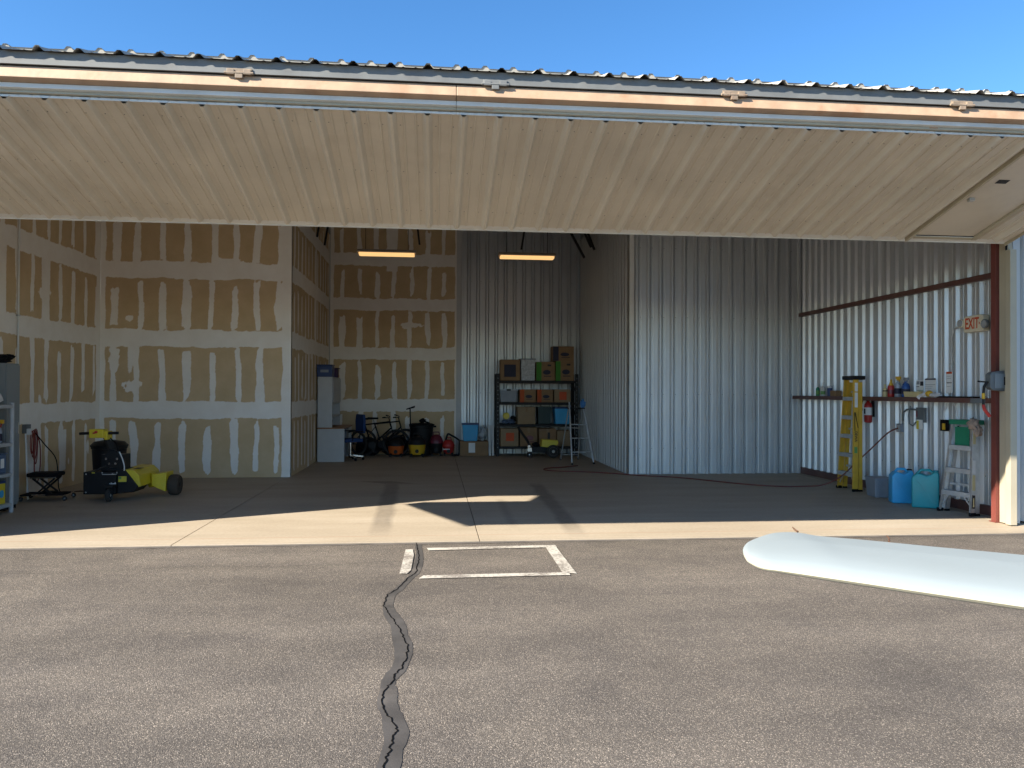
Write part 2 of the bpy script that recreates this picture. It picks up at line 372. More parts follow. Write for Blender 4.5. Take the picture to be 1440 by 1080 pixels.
# ------------------------------------------------------------------ mesh helpers
class MB:
    """collects shapes into one mesh"""
    def __init__(s): s.v, s.f = [], []
    def add(s, v, f):
        o = len(s.v); s.v += [tuple(p) for p in v]; s.f += [tuple(i + o for i in q) for q in f]; return s
    def box(s, x0, x1, y0, y1, z0, z1):
        return s.hexa([(x0, y0, z0), (x1, y0, z0), (x1, y1, z0), (x0, y1, z0), (x0, y0, z1), (x1, y0, z1), (x1, y1, z1), (x0, y1, z1)])
    def hexa(s, p):
        return s.add(p, [(0, 3, 2, 1), (4, 5, 6, 7), (0, 1, 5, 4), (1, 2, 6, 5), (2, 3, 7, 6), (3, 0, 4, 7)])
    def bar(s, a, b, w, h, upv=(0, 0, 1)):
        a, b = Vector(a), Vector(b); d = (b - a).normalized(); u = Vector(upv)
        if abs(d.dot(u)) > 0.98: u = Vector((0, 1, 0))
        x = d.cross(u).normalized(); z = x.cross(d).normalized()
        q = [(-w / 2, -h / 2), (w / 2, -h / 2), (w / 2, h / 2), (-w / 2, h / 2)]
        return s.hexa([a + x * i + z * j for i, j in q] + [b + x * i + z * j for i, j in q])
    def tube(s, pts, r, n=8, closed=False):
        pts = [Vector(p) for p in pts]; m = len(pts)
        rs = r if isinstance(r, (list, tuple)) else [r] * m
        v, f, prev = [], [], None
        for i, p in enumerate(pts):
            a = pts[(i - 1) % m] if (i or closed) else p
            c = pts[(i + 1) % m] if (i < m - 1 or closed) else p
            t = (c - a).normalized()
            if prev is None:
                prev = t.orthogonal().normalized()
            x = (prev - t * prev.dot(t))
            x = x.normalized() if x.length > 1e-6 else t.orthogonal().normalized()
            prev = x; y = t.cross(x)
            for k in range(n):
                g = 2 * math.pi * k / n
                v.append(p + (x * math.cos(g) + y * math.sin(g)) * rs[i])
        for i in range(m if closed else m - 1):
            j = (i + 1) % m
            for k in range(n):
                l = (k + 1) % n
                f.append((i * n + k, i * n + l, j * n + l, j * n + k))
        if not closed:
            f.append(tuple(range(n))[::-1]); f.append(tuple((m - 1) * n + k for k in range(n)))
        return s.add(v, f)
    def lathe(s, prof, c=(0, 0, 0), n=20, axis='z', sx=1, sy=1):
        v, f = [], []
        for r, t in prof:
            for k in range(n):
                g = 2 * math.pi * k / n
                a, b = r * math.cos(g) * sx, r * math.sin(g) * sy
                p = {'z': (a, b, t), 'x': (t, a, b), 'y': (a, t, b)}[axis]
                v.append((p[0] + c[0], p[1] + c[1], p[2] + c[2]))
        for i in range(len(prof) - 1):
            for k in range(n):
                l = (k + 1) % n
                f.append((i * n + k, i * n + l, (i + 1) * n + l, (i + 1) * n + k))
        f.append(tuple(range(n))[::-1]); f.append(tuple((len(prof) - 1) * n + k for k in range(n)))
        return s.add(v, f)
    def prism(s, poly, axis, a, b):
        n = len(poly)
        def P(q, t): return {'x': (t, q[0], q[1]), 'y': (q[0], t, q[1]), 'z': (q[0], q[1], t)}[axis]
        v = [P(q, a) for q in poly] + [P(q, b) for q in poly]
        return s.add(v, [tuple(range(n))[::-1], tuple(range(n, 2 * n))] + [(i, (i + 1) % n, n + (i + 1) % n, n + i) for i in range(n)])
    def blob(s, c, rad, seed=0, amp=0.25, sub=3, squash=(1, 1, 1)):
        bm = bmesh.new(); bmesh.ops.create_icosphere(bm, subdivisions=sub, radius=1)
        bm.verts.ensure_lookup_table()
        v = []
        for q in bm.verts:
            d = q.co.normalized()
            k = 1 + amp * noise.noise(d * 2.3 + Vector((seed, seed * 1.7, 0))) + amp * 0.5 * noise.noise(d * 6 + Vector((seed, 0, seed)))
            v.append((c[0] + d.x * rad * k * squash[0], c[1] + d.y * rad * k * squash[1], c[2] + d.z * rad * k * squash[2]))
        f = [tuple(x.index for x in q.verts) for q in bm.faces]; bm.free()
        return s.add(v, f)
    def build(s, name, m, parent=None, bevel=0.0, smooth=False, base=None, seg=2):
        """link as one mesh object; base = world point to subtract (parent standing there)"""
        v = s.v if base is None else [(p[0] - base[0], p[1] - base[1], p[2] - base[2]) for p in s.v]
        me = bpy.data.meshes.new(name)
        me.from_pydata(v, [], s.f)
        bm = bmesh.new(); bm.from_mesh(me)
        bmesh.ops.recalc_face_normals(bm, faces=bm.faces)
        if bevel:
            ed = [e for e in bm.edges if len(e.link_faces) == 2 and e.calc_face_angle(0) > 0.6]
            bmesh.ops.bevel(bm, geom=ed, offset=bevel, segments=seg, profile=0.6, affect='EDGES', clamp_overlap=True)
        if smooth:
            for q in bm.faces: q.smooth = True
            for e in bm.edges:
                if len(e.link_faces) == 2 and e.calc_face_angle(0) > 0.7: e.smooth = False
        bm.to_mesh(me); bm.free()
        me.materials.append(m)
        o = bpy.data.objects.new(name, me)
        COL.objects.link(o)
        if parent: o.parent = parent
        return o

def tag(o, label=None, cat=None, group=None, kind=None):
    if label: o['label'] = label
    if cat: o['category'] = cat
    if group: o['group'] = group
    if kind: o['kind'] = kind
    return o

def thing(name, label, cat, loc=(0, 0, 0), rz=0.0, group=None):
    o = bpy.data.objects.new(name, None)
    o.empty_display_size = 0.1
    COL.objects.link(o)
    o.location = loc; o.rotation_euler = (0, 0, rz)
    return tag(o, label, cat, group)

def inst(src, parent=None, loc=(0, 0, 0), rot=None):
    o = src.copy(); COL.objects.link(o); o.parent = parent; o.location = loc
    if rot is not None: o.rotation_euler = rot
    return o

def lettering(name, txt, size, m, parent, mw, sx=1.0):
    c = bpy.data.curves.new(name, 'FONT'); c.body = txt; c.size = size; c.align_x = 'CENTER'; c.align_y = 'CENTER'; c.extrude = 0.0008; c.offset = size * 0.022
    t = bpy.data.objects.new(name, c); COL.objects.link(t)
    me = bpy.data.meshes.new_from_object(t)
    bpy.data.objects.remove(t)
    me.transform(Matrix.Diagonal((sx, 1, 1, 1)))
    me.materials.clear(); me.materials.append(m)
    o = bpy.data.objects.new(name, me); COL.objects.link(o)
    o.parent = parent; o.matrix_local = mw
    return o

def spline(p, n=6):
    out = []
    for i in range(len(p) - 1):
        p0, p1, p2, p3 = [Vector(p[max(0, min(len(p) - 1, i + k))]) for k in (-1, 0, 1, 2)]
        for j in range(n):
            t = j / n
            out.append(0.5 * ((2 * p1) + (p2 - p0) * t + (2 * p0 - 5 * p1 + 4 * p2 - p3) * t * t + (3 * p1 - p0 - 3 * p2 + p3) * t ** 3))
    return out + [Vector(p[-1])]

def wheel(mb_t, mb_r, c, r, w, axis='y', n=24):
    """tyre and hub profiles about an axis through c"""
    mb_t.lathe([(r * 0.62, -w / 2), (r * 0.86, -w / 2), (r * 0.97, -w * 0.36), (r, -w * 0.15), (r, w * 0.15), (r * 0.97, w * 0.36), (r * 0.86, w / 2), (r * 0.62, w / 2)], c, n, axis)
    if mb_r: mb_r.lathe([(r * 0.16, -w * 0.56), (r * 0.22, -w * 0.5), (r * 0.6, -w * 0.42), (r * 0.66, -w * 0.52), (r * 0.66, w * 0.52), (r * 0.6, w * 0.42), (r * 0.22, w * 0.5), (r * 0.16, w * 0.56)], c, n, axis)

# ================================================================== GROUND
GZ = -0.014
g = MB().add([(-600, -600, GZ), (600, -600, GZ), (600, 600, GZ), (-600, 600, GZ)], [(0, 1, 2, 3)]).build('asphalt_apron', M_ASPH)
tag(g, kind='structure')

def ribbon(pts, halfw, z, name, m, seed=0, wob=0.3):
    mb = MB(); v, f = [], []
    for i, (x, y) in enumerate(pts):
        a = Vector(pts[max(i - 1, 0)]); c = Vector(pts[min(i + 1, len(pts) - 1)])
        t = (c - a).normalized(); nrm = Vector((t.y, -t.x))
        hw = halfw(i / (len(pts) - 1)) if callable(halfw) else halfw
        k1 = hw * (1 + wob * noise.noise(Vector((i * 0.37, seed, 0)))); k2 = hw * (1 + wob * noise.noise(Vector((i * 0.37, seed + 9, 0))))
        v += [(x + nrm.x * k1, y + nrm.y * k1, z), (x - nrm.x * k2, y - nrm.y * k2, z)]
        if i: f.append((2 * i - 2, 2 * i, 2 * i + 1, 2 * i - 1))
    return mb.add(v, f).build(name, m, g)

CR = [(-0.185, 8.22), (-0.17, 8.0), (-0.154, 7.75), (-0.145, 7.341), (-0.155, 6.888), (-0.226, 6.647), (-0.295, 6.315), (-0.365, 6.148), (-0.371, 5.829), (-0.316, 5.592), (-0.257, 5.373),
      (-0.201, 5.122), (-0.157, 4.894), (-0.163, 4.69), (-0.188, 4.503), (-0.211, 4.434), (-0.228, 4.3), (-0.264, 4.191), (-0.259, 4.026), (-0.227, 3.884), (-0.17, 3.725), (-0.181, 3.629),
      (-0.193, 3.474), (-0.211, 3.371), (-0.19, 3.2), (-0.25, 2.9), (-0.16, 2.5), (-0.28, 2.0), (-0.2, 1.4), (-0.3, 0.6), (-0.22, -0.5)]
def densify(p, n=5):
    out = []
    for (a, b), (c, d) in zip(p, p[1:]):
        for k in range(n): out.append((a + (c - a) * k / n, b + (d - b) * k / n))
    return out + [p[-1]]
# the sealant follows a smoother path than the crack
sm = []
for i, (x, y) in enumerate(CR):
    w = CR[max(0, i - 1):i + 2]; sm.append((sum(q[0] for q in w) / len(w) - (0.015 if 5.3 > y > 4.2 else -0.012), y))
smv = [(p.x, p.y) for p in spline([(x, y, 0) for x, y in sm], 8)]
ribbon(smv, lambda t: 0.024 + 0.026 * min(1, t * 3.2) + 0.007 * math.sin(t * 21) + 0.004 * math.sin(t * 67), GZ + 0.0025, 'crack_sealant', M_SEAL, 3, 0.10)
ck = []
for x, y in densify(CR, 7):
    ck.append((x + random.uniform(-0.008, 0.008), y))
ribbon(ck, 0.0038, GZ + 0.0055, 'crack', M_CRACK, 5, 0.8)
ribbon(densify([(-9, 8.195), (-5, 8.19), (-2, 8.2), (0, 8.195), (3, 8.205), (6, 8.2), (12, 8.195)], 14), 0.055, GZ + 0.004, 'edge_sealant', M_EDGE, 8, 0.6)
def paint(q):
    v = [(x, y, GZ + 0.0085) for x, y in q]
    MB().add(v, [tuple(range(len(v)))]).build('marking_line', M_PAINT, g)
paint([(-0.055, 7.80), (0.35, 7.82), (1.12, 7.85), (1.262, 7.85), (1.262, 7.965), (0.5, 7.945), (-0.075, 7.915)])
paint([(-0.13, 6.635), (1.19, 6.655), (1.19, 6.762), (0.3, 6.752), (-0.09, 6.745)])
paint([(1.135, 6.764), (1.255, 6.70), (1.255, 7.848), (1.145, 7.848)])
paint([(-0.30, 6.83), (-0.235, 6.82), (-0.205, 6.95), (-0.195, 7.6), (-0.215, 7.86), (-0.285, 7.86)])
# thin settled cracks across the apron
for k, pts in enumerate([[(-6, 7.05), (-4.2, 7.2), (-3.3, 7.12), (-2.2, 7.3), (-1.4, 7.22), (-0.4, 7.35)], [(-9, 5.9), (-6, 6.0), (-5, 5.95)]]):
    pp = [(x, y + 0.03 * noise.noise(Vector((x * 3, k, 0)))) for x, y in densify(pts, 12)]
    ribbon(pp, 0.004, GZ + 0.004, 'crack', M_EDGE, 20 + k, 0.9)

# concrete slab in bays with open joints
fl = thing('hangar_floor', None, None, (0, 8.23, 0))
tag(fl, kind='structure')
JX = [-10.0, -5.97, -2.69, 0.487, 7.0, 12.0]
for a, b in zip(JX, JX[1:]):
    MB().box(a + 0.005, b - 0.005, 8.23, 21.0, -0.12, 0.0).build('slab', M_CONC, fl, base=(0, 8.23, 0), bevel=0.002)
MB().box(-9.9, 11.9, 8.3, 20.9, -0.13, -0.02).build('slab_bed', M_SEAL, fl, base=(0, 8.23, 0))

# ================================================================== WALLS
def ribpath(x0, x1, pitch, phase, base, top, hgt, minor=2, mh=0.004, groove=''):
    """profile of a ribbed sheet between x0 and x1; height is towards -y"""
    pts = [(x0, 0)]
    k = math.floor((x0 - phase) / pitch) - 1
    while phase + k * pitch < x1 + pitch:
        c = phase + k * pitch
        q = [(c - base / 2, 0), (c - top / 2, hgt), (c + top / 2, hgt), (c + base / 2, 0)]
        if 'l' in groove: q = [(c - base / 2 - 0.015, 0), (c - base / 2 - 0.011, -0.017), (c - base / 2 - 0.004, -0.017)] + q
        if 'r' in groove: q = q + [(c + base / 2 + 0.004, -0.017), (c + base / 2 + 0.011, -0.017), (c + base / 2 + 0.015, 0)]
        for j in range(minor):
            mc = c + pitch * (j + 1) / (minor + 1)
            q += [(mc - 0.012, 0), (mc - 0.005, mh), (mc + 0.005, mh), (mc + 0.012, 0)]
        pts += [p for p in q if x0 + 1e-4 < p[0] < x1 - 1e-4]
        k += 1
    return pts + [(x1, 0)]

def sheet_wall(name, label, loc, rz, length, height, m, pitch=0.236, ribs=4, phase=0.118, base=0.088, top=0.034, hgt=0.042, z0=0.0, minor=1, cat='wall', groove=''):
    t = thing(name, label, cat, loc, rz)
    W = pitch * ribs
    n = int(length / W)
    def mk(w):
        p = ribpath(0, w, pitch, phase, base, top, hgt, minor, 0.004, groove)
        v = [(x, -y, z0) for x, y in p] + [(x, -y, height) for x, y in p]
        k = len(p)
        return MB().add(v, [(i, i + 1, k + i + 1, k + i) for i in range(k - 1)]).build('panel', m, t)
    first = None
    for i in range(n):
        if first is None: first = mk(W); o = first
        else: o = inst(first, t)
        o.location = (i * W, 0.0015 * (i % 2), 0)
    rest = length - n * W
    if rest > 0.03:
        o = mk(rest); o.location = (n * W, 0, 0)
    # backing that keeps daylight out between sheets
    MB().box(0, length, 0.02, 0.1, z0, height).build('backing', M_GALV, t)
    # screw rows
    sc = MB()
    for zz in (0.5, 1.55, 3.05, 4.4):
        for k in range(int(length / pitch)):
            sc.lathe([(0.008, -0.004), (0.006, 0.0)], (k * pitch + phase + 0.075, 0.0, zz), 6, 'y')
    sc.build('screws', M_GREYB, t)['kind'] = 'stuff'
    return t

rwall = sheet_wall('metal_wall', 'ribbed metal side wall carrying the long brown shelf and the EXIT sign', (7.27, 14.66, 0), R(-90), 5.72, 4.97, M_LINER, z0=0.09, phase=0.11)
MB().box(0, 5.65, -0.058, 0.01, 0.0, 0.125).build('base_channel', M_GIRT, rwall)
fwall = sheet_wall('metal_wall', 'light ribbed metal wall facing the door between dark bay and yellow ladder', (3.76, 14.62, 0), 0, 3.51, 5.50, M_LINER, phase=0.13, groove='r')
MB().box(-0.012, 0.075, -0.032, 0.0, 0.0, 5.50).build('corner_trim', M_TRIM, fwall)
MB().box(-0.012, 0.0, 0.002, 0.075, 0.0, 5.50).build('corner_trim', M_TRIM, fwall)
iwall = sheet_wall('metal_wall', 'dim ribbed metal wall running back beside the open stepladder', (3.735, 19.62, 0), R(-90), 5.0, 5.50, M_LINER_SHADE, phase=0.1, base=0.062, top=0.03, hgt=0.027, groove='r')
bwall = sheet_wall('metal_wall', 'ribbed metal back wall behind the black storage rack', (0.66, 19.64, 0), 0, 3.10, 5.98, M_LINER, phase=0.19, groove='lr')

def fbm(x, y, s):
    return noise.noise(Vector((x, y, s))) + 0.5 * noise.noise(Vector((x * 2.1, y * 2.1, s + 5)))

SEAMS = [1.23, 2.53, 3.77, 4.9]
def drywall(name, label, loc, rz, length, strips, vbands, seed, corner=(True, True), spots=(), res=0.03, height=5.50):
    """local: x along the wall, z up, faces -y.  strips = per row list of x centres"""
    t = thing(name, label, 'wall', loc, rz)
    edges = [0.0] + SEAMS + [height]
    nx = max(2, int(length / res))
    for row in range(len(edges) - 1):
        za, zb = edges[row], edges[row + 1]
        nz = int((zb - za) / res)
        v, at, f = [], [], []
        ss = strips[min(row, len(strips) - 1)]
        rnd = random.Random(seed * 10 + row)
        par = [(s + rnd.uniform(-0.025, 0.025), rnd.uniform(0.040, 0.072), rnd.uniform(0, 99), rnd.uniform(0.14, 0.30), rnd.uniform(0.18, 0.40)) for s in ss]
        for j in range(nz + 1):
            z = za + (zb - za) * j / nz
            wig = [(c + 0.034 * fbm(z * 1.5, sd, seed), hw * (1 + 0.42 * fbm(z * 2.4, sd + 30, seed) + 0.16 * fbm(z * 9.0, sd + 50, seed))) for c, hw, sd, _, _ in par]
            for i in range(nx + 1):
                x = length * i / nx
                d = -1.0
                for (c, hw), (_, _, sd, e0, e1) in zip(wig, par):
                    if abs(x - c) > 0.14: continue
                    dz = min(z - za - (e0 if row else 0.12) * (0.75 + 0.5 * fbm(x * 9, sd, 1)), zb - e1 * (0.8 + 0.4 * fbm(x * 9, sd, 2)) - z)
                    d = max(d, hw - math.hypot(abs(x - c), max(0.0, hw * 0.8 - dz)) if dz > -0.06 else -1)
                for k, s_ in enumerate(SEAMS):
                    if abs(z - s_) < 0.3:
                        hw = 0.152 + 0.034 * fbm(x * 1.4, k * 7 + (1 if z > s_ else 0), seed) + 0.02 * fbm(x * 7, k + (9 if z > s_ else 0), seed + 3)
                        d = max(d, hw - abs(z - s_))
                for c, hw, zl, zh in vbands:
                    if zl <= z <= zh:
                        d = max(d, hw * (1 + 0.2 * fbm(z * 1.8, c, seed)) - abs(x - c))
                if corner[0]: d = max(d, 0.085 + 0.022 * fbm(z * 2.2, 3, seed) - x)
                if corner[1]: d = max(d, 0.16 + 0.03 * fbm(z * 2.2, 6, seed) - (length - x))
                for sx, sz, rx, rzz in spots:
                    q = math.hypot((x - sx) / rx, (z - sz) / rzz)
                    if q < 2: d = max(d, (1 - q) * 0.06 + 0.05 * fbm(x * 9, z * 9, seed))
                # thin drags and skims of compound
                sk = fbm(x * 3.1, z * 1.1, seed + 40)
                if sk > 0.7: d = max(d, (sk - 0.8) * 0.16)
                v.append((x, 0, z)); at.append(max(0.0, min(1.0, 0.5 + d / 0.036)))
        w = nx + 1
        for j in range(nz):
            for i in range(nx): f.append((j * w + i, j * w + i + 1, (j + 1) * w + i + 1, (j + 1) * w + i))
        me = bpy.data.meshes.new('drywall_sheet'); me.from_pydata(v, [], f)
        a = me.attributes.new('mud', 'FLOAT', 'POINT'); a.data.foreach_set('value', at)
        me.materials.append(M_DRY)
        o = bpy.data.objects.new('drywall_sheet', me); COL.objects.link(o); o.parent = t
    MB().box(0, length, 0.004, 0.09, 0, height).build('backing', M_CART2, t)
    return t

def px(lst, a, b, L): return [(p - a) / (b - a) * L for p in lst]
LW = 3.36
drywall('drywall_wall', 'taped drywall wall facing the door behind the yellow tow tug', (-6.0, 14.5, 0), 0, LW,
        [px([160, 190, 222, 255, 290, 327, 357, 386], 143, 405, LW), px([160, 192, 226, 258, 295, 331, 363], 143, 405, LW), px([162, 196, 225, 258, 293, 326, 359, 387], 143, 405, LW),
         px([168, 193, 226, 258, 297, 328, 358, 389], 143, 405, LW), px([165, 195, 226, 258, 297, 328, 358], 143, 405, LW)], [], 11,
        spots=[(0.25, 2.2, 0.08, 0.3), (0.55, 1.65, 0.12, 0.1), (0.5, 2.9, 0.1, 0.05), (2.2, 3.95, 0.25, 0.06)])
drywall('drywall_wall', 'taped drywall side wall behind the grey cabinet and hanging red cord', (-6.0, 8.8, 0), R(90), 5.698,
        [[0.4 + 0.43 * k for k in range(13)], [0.38 + 0.425 * k for k in range(13)], [0.36 + 0.43 * k for k in range(13)], [0.45 + 0.42 * k for k in range(13)]],
        [(3.75, 0.12, 2.4, 3.9), (2.55, 0.1, 2.4, 3.9), (3.45, 0.2, 0.0, 1.3), (4.35, 0.1, 0.3, 0.95)], 23, corner=(False, True),
        spots=[(3.72, 3.1, 0.16, 0.12), (3.0, 2.5, 0.5, 0.1)], height=5.02)
drywall('drywall_wall', 'shaded drywall wall running back beside the white desk', (-2.64, 14.512, 0), R(90), 5.125,
        [[0.35 + 0.41 * k for k in range(12)], [0.4 + 0.41 * k for k in range(12)], [0.3 + 0.41 * k for k in range(12)]],
        [(2.0, 0.1, 0.0, 2.5), (2.9, 0.1, 2.5, 5.0)], 31, corner=(True, True))
bd = drywall('drywall_wall', 'taped drywall back wall behind the bicycles and shop vacuums', (-2.62, 19.6, 0), 0, 3.28,
        [px([479, 505, 527, 551, 574, 599, 622], 463, 647, 3.28), px([479, 505, 529, 551, 575, 598, 622], 463, 647, 3.28), px([479, 505, 529, 550, 575, 600, 622], 463, 647, 3.28),
         px([480, 505, 529, 551, 575, 600, 623], 463, 647, 3.28), px([480, 503, 528, 575, 599, 622], 463, 647, 3.28)], [(1.53, 0.13, 4.6, 6.2)], 47, corner=(True, True),
        spots=[(2.0, 3.25, 0.25, 0.06)], height=5.98)
MB().box(3.16, 3.285, -0.008, 0.0, 0, 5.97).build('corner_bead', M_WHITE, bd)

# exterior walls beside the door, header and roof
sheet_wall('facade_wall', 'white ribbed exterior wall at the right end of the hangar door', (7.0, 8.80, 0), 0, 5.0, 4.96, M_EXT, pitch=0.3048, ribs=3, phase=0.22, base=0.085, top=0.035, hgt=0.03, z0=0.03)
sheet_wall('facade_wall', 'white ribbed exterior wall at the left end of the hangar door', (-10.0, 8.80, 0), 0, 4.6, 4.96, M_EXT, pitch=0.3048, ribs=3, phase=0.22, base=0.085, top=0.035, hgt=0.03, z0=0.03)
hb = thing('hangar_roof', 'low ribbed metal roof above the open hangar door', 'roof', (0, 8.7, 5.2))
rp = ribpath(-10.1, 12.1, 0.3048, 0.216, 0.085, 0.035, 0.031, 0)
k = len(rp)
MB().add([(x, 8.25, 5.072 + y) for x, y in rp] + [(x, 8.25, 4.99) for x, y in rp], [(i, i + 1, k + i + 1, k + i) for i in range(k - 1)]).build('eave_flashing', M_ROOF, hb, base=(0, 8.7, 5.2))
MB().add([(x, 8.24, 5.073 + y) for x, y in rp] + [(x, 20.6, 6.17 + y) for x, y in rp], [(i, i + 1, k + i + 1, k + i) for i in range(k - 1)]).build('roof_sheet', M_ROOF, hb, base=(0, 8.7, 5.2))
MB().hexa([(-10, 8.82, 4.98), (12, 8.82, 4.98), (12, 20.5, 6.1), (-10, 20.5, 6.1), (-10, 8.82, 5.015), (12, 8.82, 5.015), (12, 20.5, 6.13), (-10, 20.5, 6.13)]).build('insulation', M_INSUL, hb, base=(0, 8.7, 5.2))
MB().box(-10, 12, 8.84, 8.99, 4.72, 4.975).build('header_beam', M_RED, hb, base=(0, 8.7, 5.2))
for yy in (10.6, 12.5, 14.3, 16.2, 18.1):
    zz = 4.98 + (yy - 8.82) * 0.0959
    MB().box(-9.9, 11.9, yy, yy + 0.06, zz - 0.24, zz - 0.02).build('purlin', M_GIRT, hb, base=(0, 8.7, 5.2))
for a, b in [((2.80, 17, 5.55), (3.33, 17, 4.60)), ((3.35, 17.3, 5.5), (3.62, 17.3, 4.84)), ((3.2, 17.1, 5.5), (3.5, 17.1, 4.86)), ((-2.28, 17, 5.5), (-2.40, 17, 4.75)), ((-2.4, 16.6, 5.5), (-2.5, 16.6, 4.85)),
             ((-0.45, 16, 5.6), (-0.33, 16, 4.62)), ((1.95, 16, 5.6), (1.79, 16, 4.57))]:
    MB().bar(a, b, 0.04, 0.05).build('brace', M_DARK, hb, base=(0, 8.7, 5.2))

ev = thing('outer_wall', 'outer shell of the hangar behind the partitions', 'wall', (0, 20.6, 0))
for a in ((-10.05, -9.97, 8.92, 20.5, 0, 4.97), (11.97, 12.05, 8.92, 20.5, 0, 4.97), (-10.05, 12.05, 20.52, 20.6, 0, 6.1), (-9.96, 11.96, 14.9, 14.95, 4.6, 5.72)):
    if a[4] == 0: MB().box(*a).build('wall_panel', M_EXT, ev, base=(0, 20.6, 0))

# posts and jambs
def jamb(label, x_in, sgn):
    t = thing('door_jamb', label, 'door jamb', (x_in, 8.8, 0))
    b = (x_in, 8.8, 0)
    X = lambda q: x_in + sgn * q
    def bx(nm, q0, q1, y0, y1, z0, z1, m, bev=0.004):
        a, c = sorted((X(q0), X(q1)))
        return MB().box(a, c, y0, y1, z0, z1).build(nm, m, t, base=b, bevel=bev)
    # red steel column as a channel with a flange
    bx('column', 0.055, 0.108, 8.872, 8.95, 0.0, 4.71, M_RED)
    bx('column_flange', 0.048, 0.115, 8.858, 8.87, 0.0, 4.7, M_RED, 0.002)
    bx('base_plate', 0.04, 0.14, 8.857, 8.97, 0.002, 0.012, M_RED, 0.002)
    bx('jamb_trim', 0.05, 0.135, 8.615, 8.70, 0.012, 3.34, M_BEIGE)
    bx('jamb_trim', 0.09, 0.15, 8.703, 8.85, 0.012, 4.6, M_BEIGE)
    bx('weather_seal', 0.082, 0.0885, 8.712, 8.738, 0.03, 3.7, M_MATTE, 0)
    bx('weather_seal', 0.06, 0.075, 8.701, 8.711, 0.03, 3.5, M_MATTE, 0)
    bx('corner_flashing', 0.152, 0.24, 8.70, 8.765, 0.02, 3.9, M_EXT, 0.002)
    return t
jr = jamb('red steel column and beige jamb at the right end of the door opening', 6.85, 1)
jamb('red steel column and beige jamb at the left end of the door opening', -5.12, -1)

# ================================================================== BIFOLD DOOR
XL, XR = -5.08, 6.82
DB = (0.9, 6.4, 4.15)
door = thing('bifold_door', 'tan ribbed bifold hangar door folded open above the opening', 'hangar door', DB)
D1, N1, O1 = Vector((0, 0.9685, -0.249)), Vector((0, -0.249, -0.9685)), Vector((0, 6.4, 4.15))      # lower leaf
D2, N2, O2 = Vector((0, 0.9497, 0.3134)), Vector((0, -0.3134, 0.9497)), Vector((0, 6.455, 4.165))    # upper leaf
def leafbox(nm, O, D, N, x0, x1, ua, ub, na, nb, m, bev=0.003, par=None):
    P = lambda x, u, n_: tuple(O + D * u + N * n_ + Vector((x, 0, 0)))
    return MB().hexa([P(x0, ua, na), P(x1, ua, na), P(x1, ub, na), P(x0, ub, na), P(x0, ua, nb), P(x1, ua, nb), P(x1, ub, nb), P(x0, ub, nb)]).build(nm, m, par or door, base=DB, bevel=bev)
def leafsheet(O, D, N, x0, x1, ua, ub, n0, phase, m, nm='panel'):
    p = ribpath(x0, x1, 0.3048, phase, 0.088, 0.024, 0.044 if O is O1 else 0.031, 2, 0.009 if O is O1 else 0.004)
    P = lambda x, u, n_: tuple(O + D * u + N * n_ + Vector((x, 0, 0)))
    v = [P(x, ua, n0 + y) for x, y in p] + [P(x, ub, n0 + y) for x, y in p]
    k = len(p)
    return MB().add(v, [(i, i + 1, k + i + 1, k + i) for i in range(k - 1)]).build(nm, m, door, base=DB)
LL = 2.27
# --- lower leaf
def sheets(O, D, N, xa, xb, ua, ub, n0, phase, m):
    e = phase - 0.1524 - 0.9144 * math.ceil((phase - 0.1524 - xa) / 0.9144)
    i = 0
    while e < xb - 0.02:
        a, b = max(e, xa), min(e + 0.9144, xb)
        if b - a > 0.02: leafsheet(O, D, N, a, b, ua, ub, n0 + 0.0008 * (i % 2), phase, m)
        e += 0.9144; i += 1
sheets(O1, D1, N1, XL, 5.50, 0.13, LL - 0.045, 0.168, 1.145, M_TAN)
sheets(O1, D1, N1, 6.40, XR, 0.13, LL - 0.045, 0.168, 1.145, M_TAN)
sheets(O1, D1, N1, 5.50, 6.40, 0.13, 0.17, 0.1695, 1.145, M_TAN)
for a, b in ((XL, 0.165), (0.168, XR)):
    leafbox('fold_rail', O1, D1, N1, a, b, 0.0, 0.10, 0.0, 0.10, M_PRIMER, 0.006)
    leafbox('rail_trim', O1, D1, N1, a, b, 0.072, 0.125, 0.1015, 0.143, M_TRIM, 0.004)
    leafbox('rail_trim', O1, D1, N1, a, b, 0.105, 0.128, 0.144, 0.166, M_BEIGE, 0.002)
    leafbox('rail_lip', O1, D1, N1, a, b, 0.134, 0.142, 0.167, 0.188, M_TRIM, 0.001)
    leafbox('bottom_trim', O1, D1, N1, a, b, LL - 0.07, LL + 0.055, 0.120, 0.1665, M_TRIM, 0.003)
    leafbox('bottom_trim', O1, D1, N1, a, b, LL + 0.0552, LL + 0.061, 0.03, 0.176, M_TRIM, 0.001)
leafbox('bottom_rail', O1, D1, N1, XL, XR, LL - 0.09, LL + 0.053, 0.0, 0.118, M_PRIMER)
for xx in (XL, XR - 0.1):
    leafbox('side_rail', O1, D1, N1, xx, xx + 0.1, 0.103, LL - 0.093, 0.0, 0.1, M_PRIMER)
leafbox('end_trim', O1, D1, N1, XR + 0.001, XR + 0.006, 0.0, LL + 0.061, -0.01, 0.205, M_BEIGE, 0.001)
leafbox('end_trim', O1, D1, N1, XL - 0.006, XL - 0.001, 0.0, LL + 0.061, -0.01, 0.205, M_BEIGE, 0.001)
for xx in (-3.6, -1.6, 0.4, 2.4, 4.4):
    leafbox('stud', O1, D1, N1, xx, xx + 0.08, 0.104, LL - 0.094, 0.02, 0.16, M_PRIMER, 0)
leafbox('inner_liner', O1, D1, N1, XL + 0.1, XR - 0.1, 0.105, LL - 0.095, 0.004, 0.012, M_GALV, 0)
scr = MB()
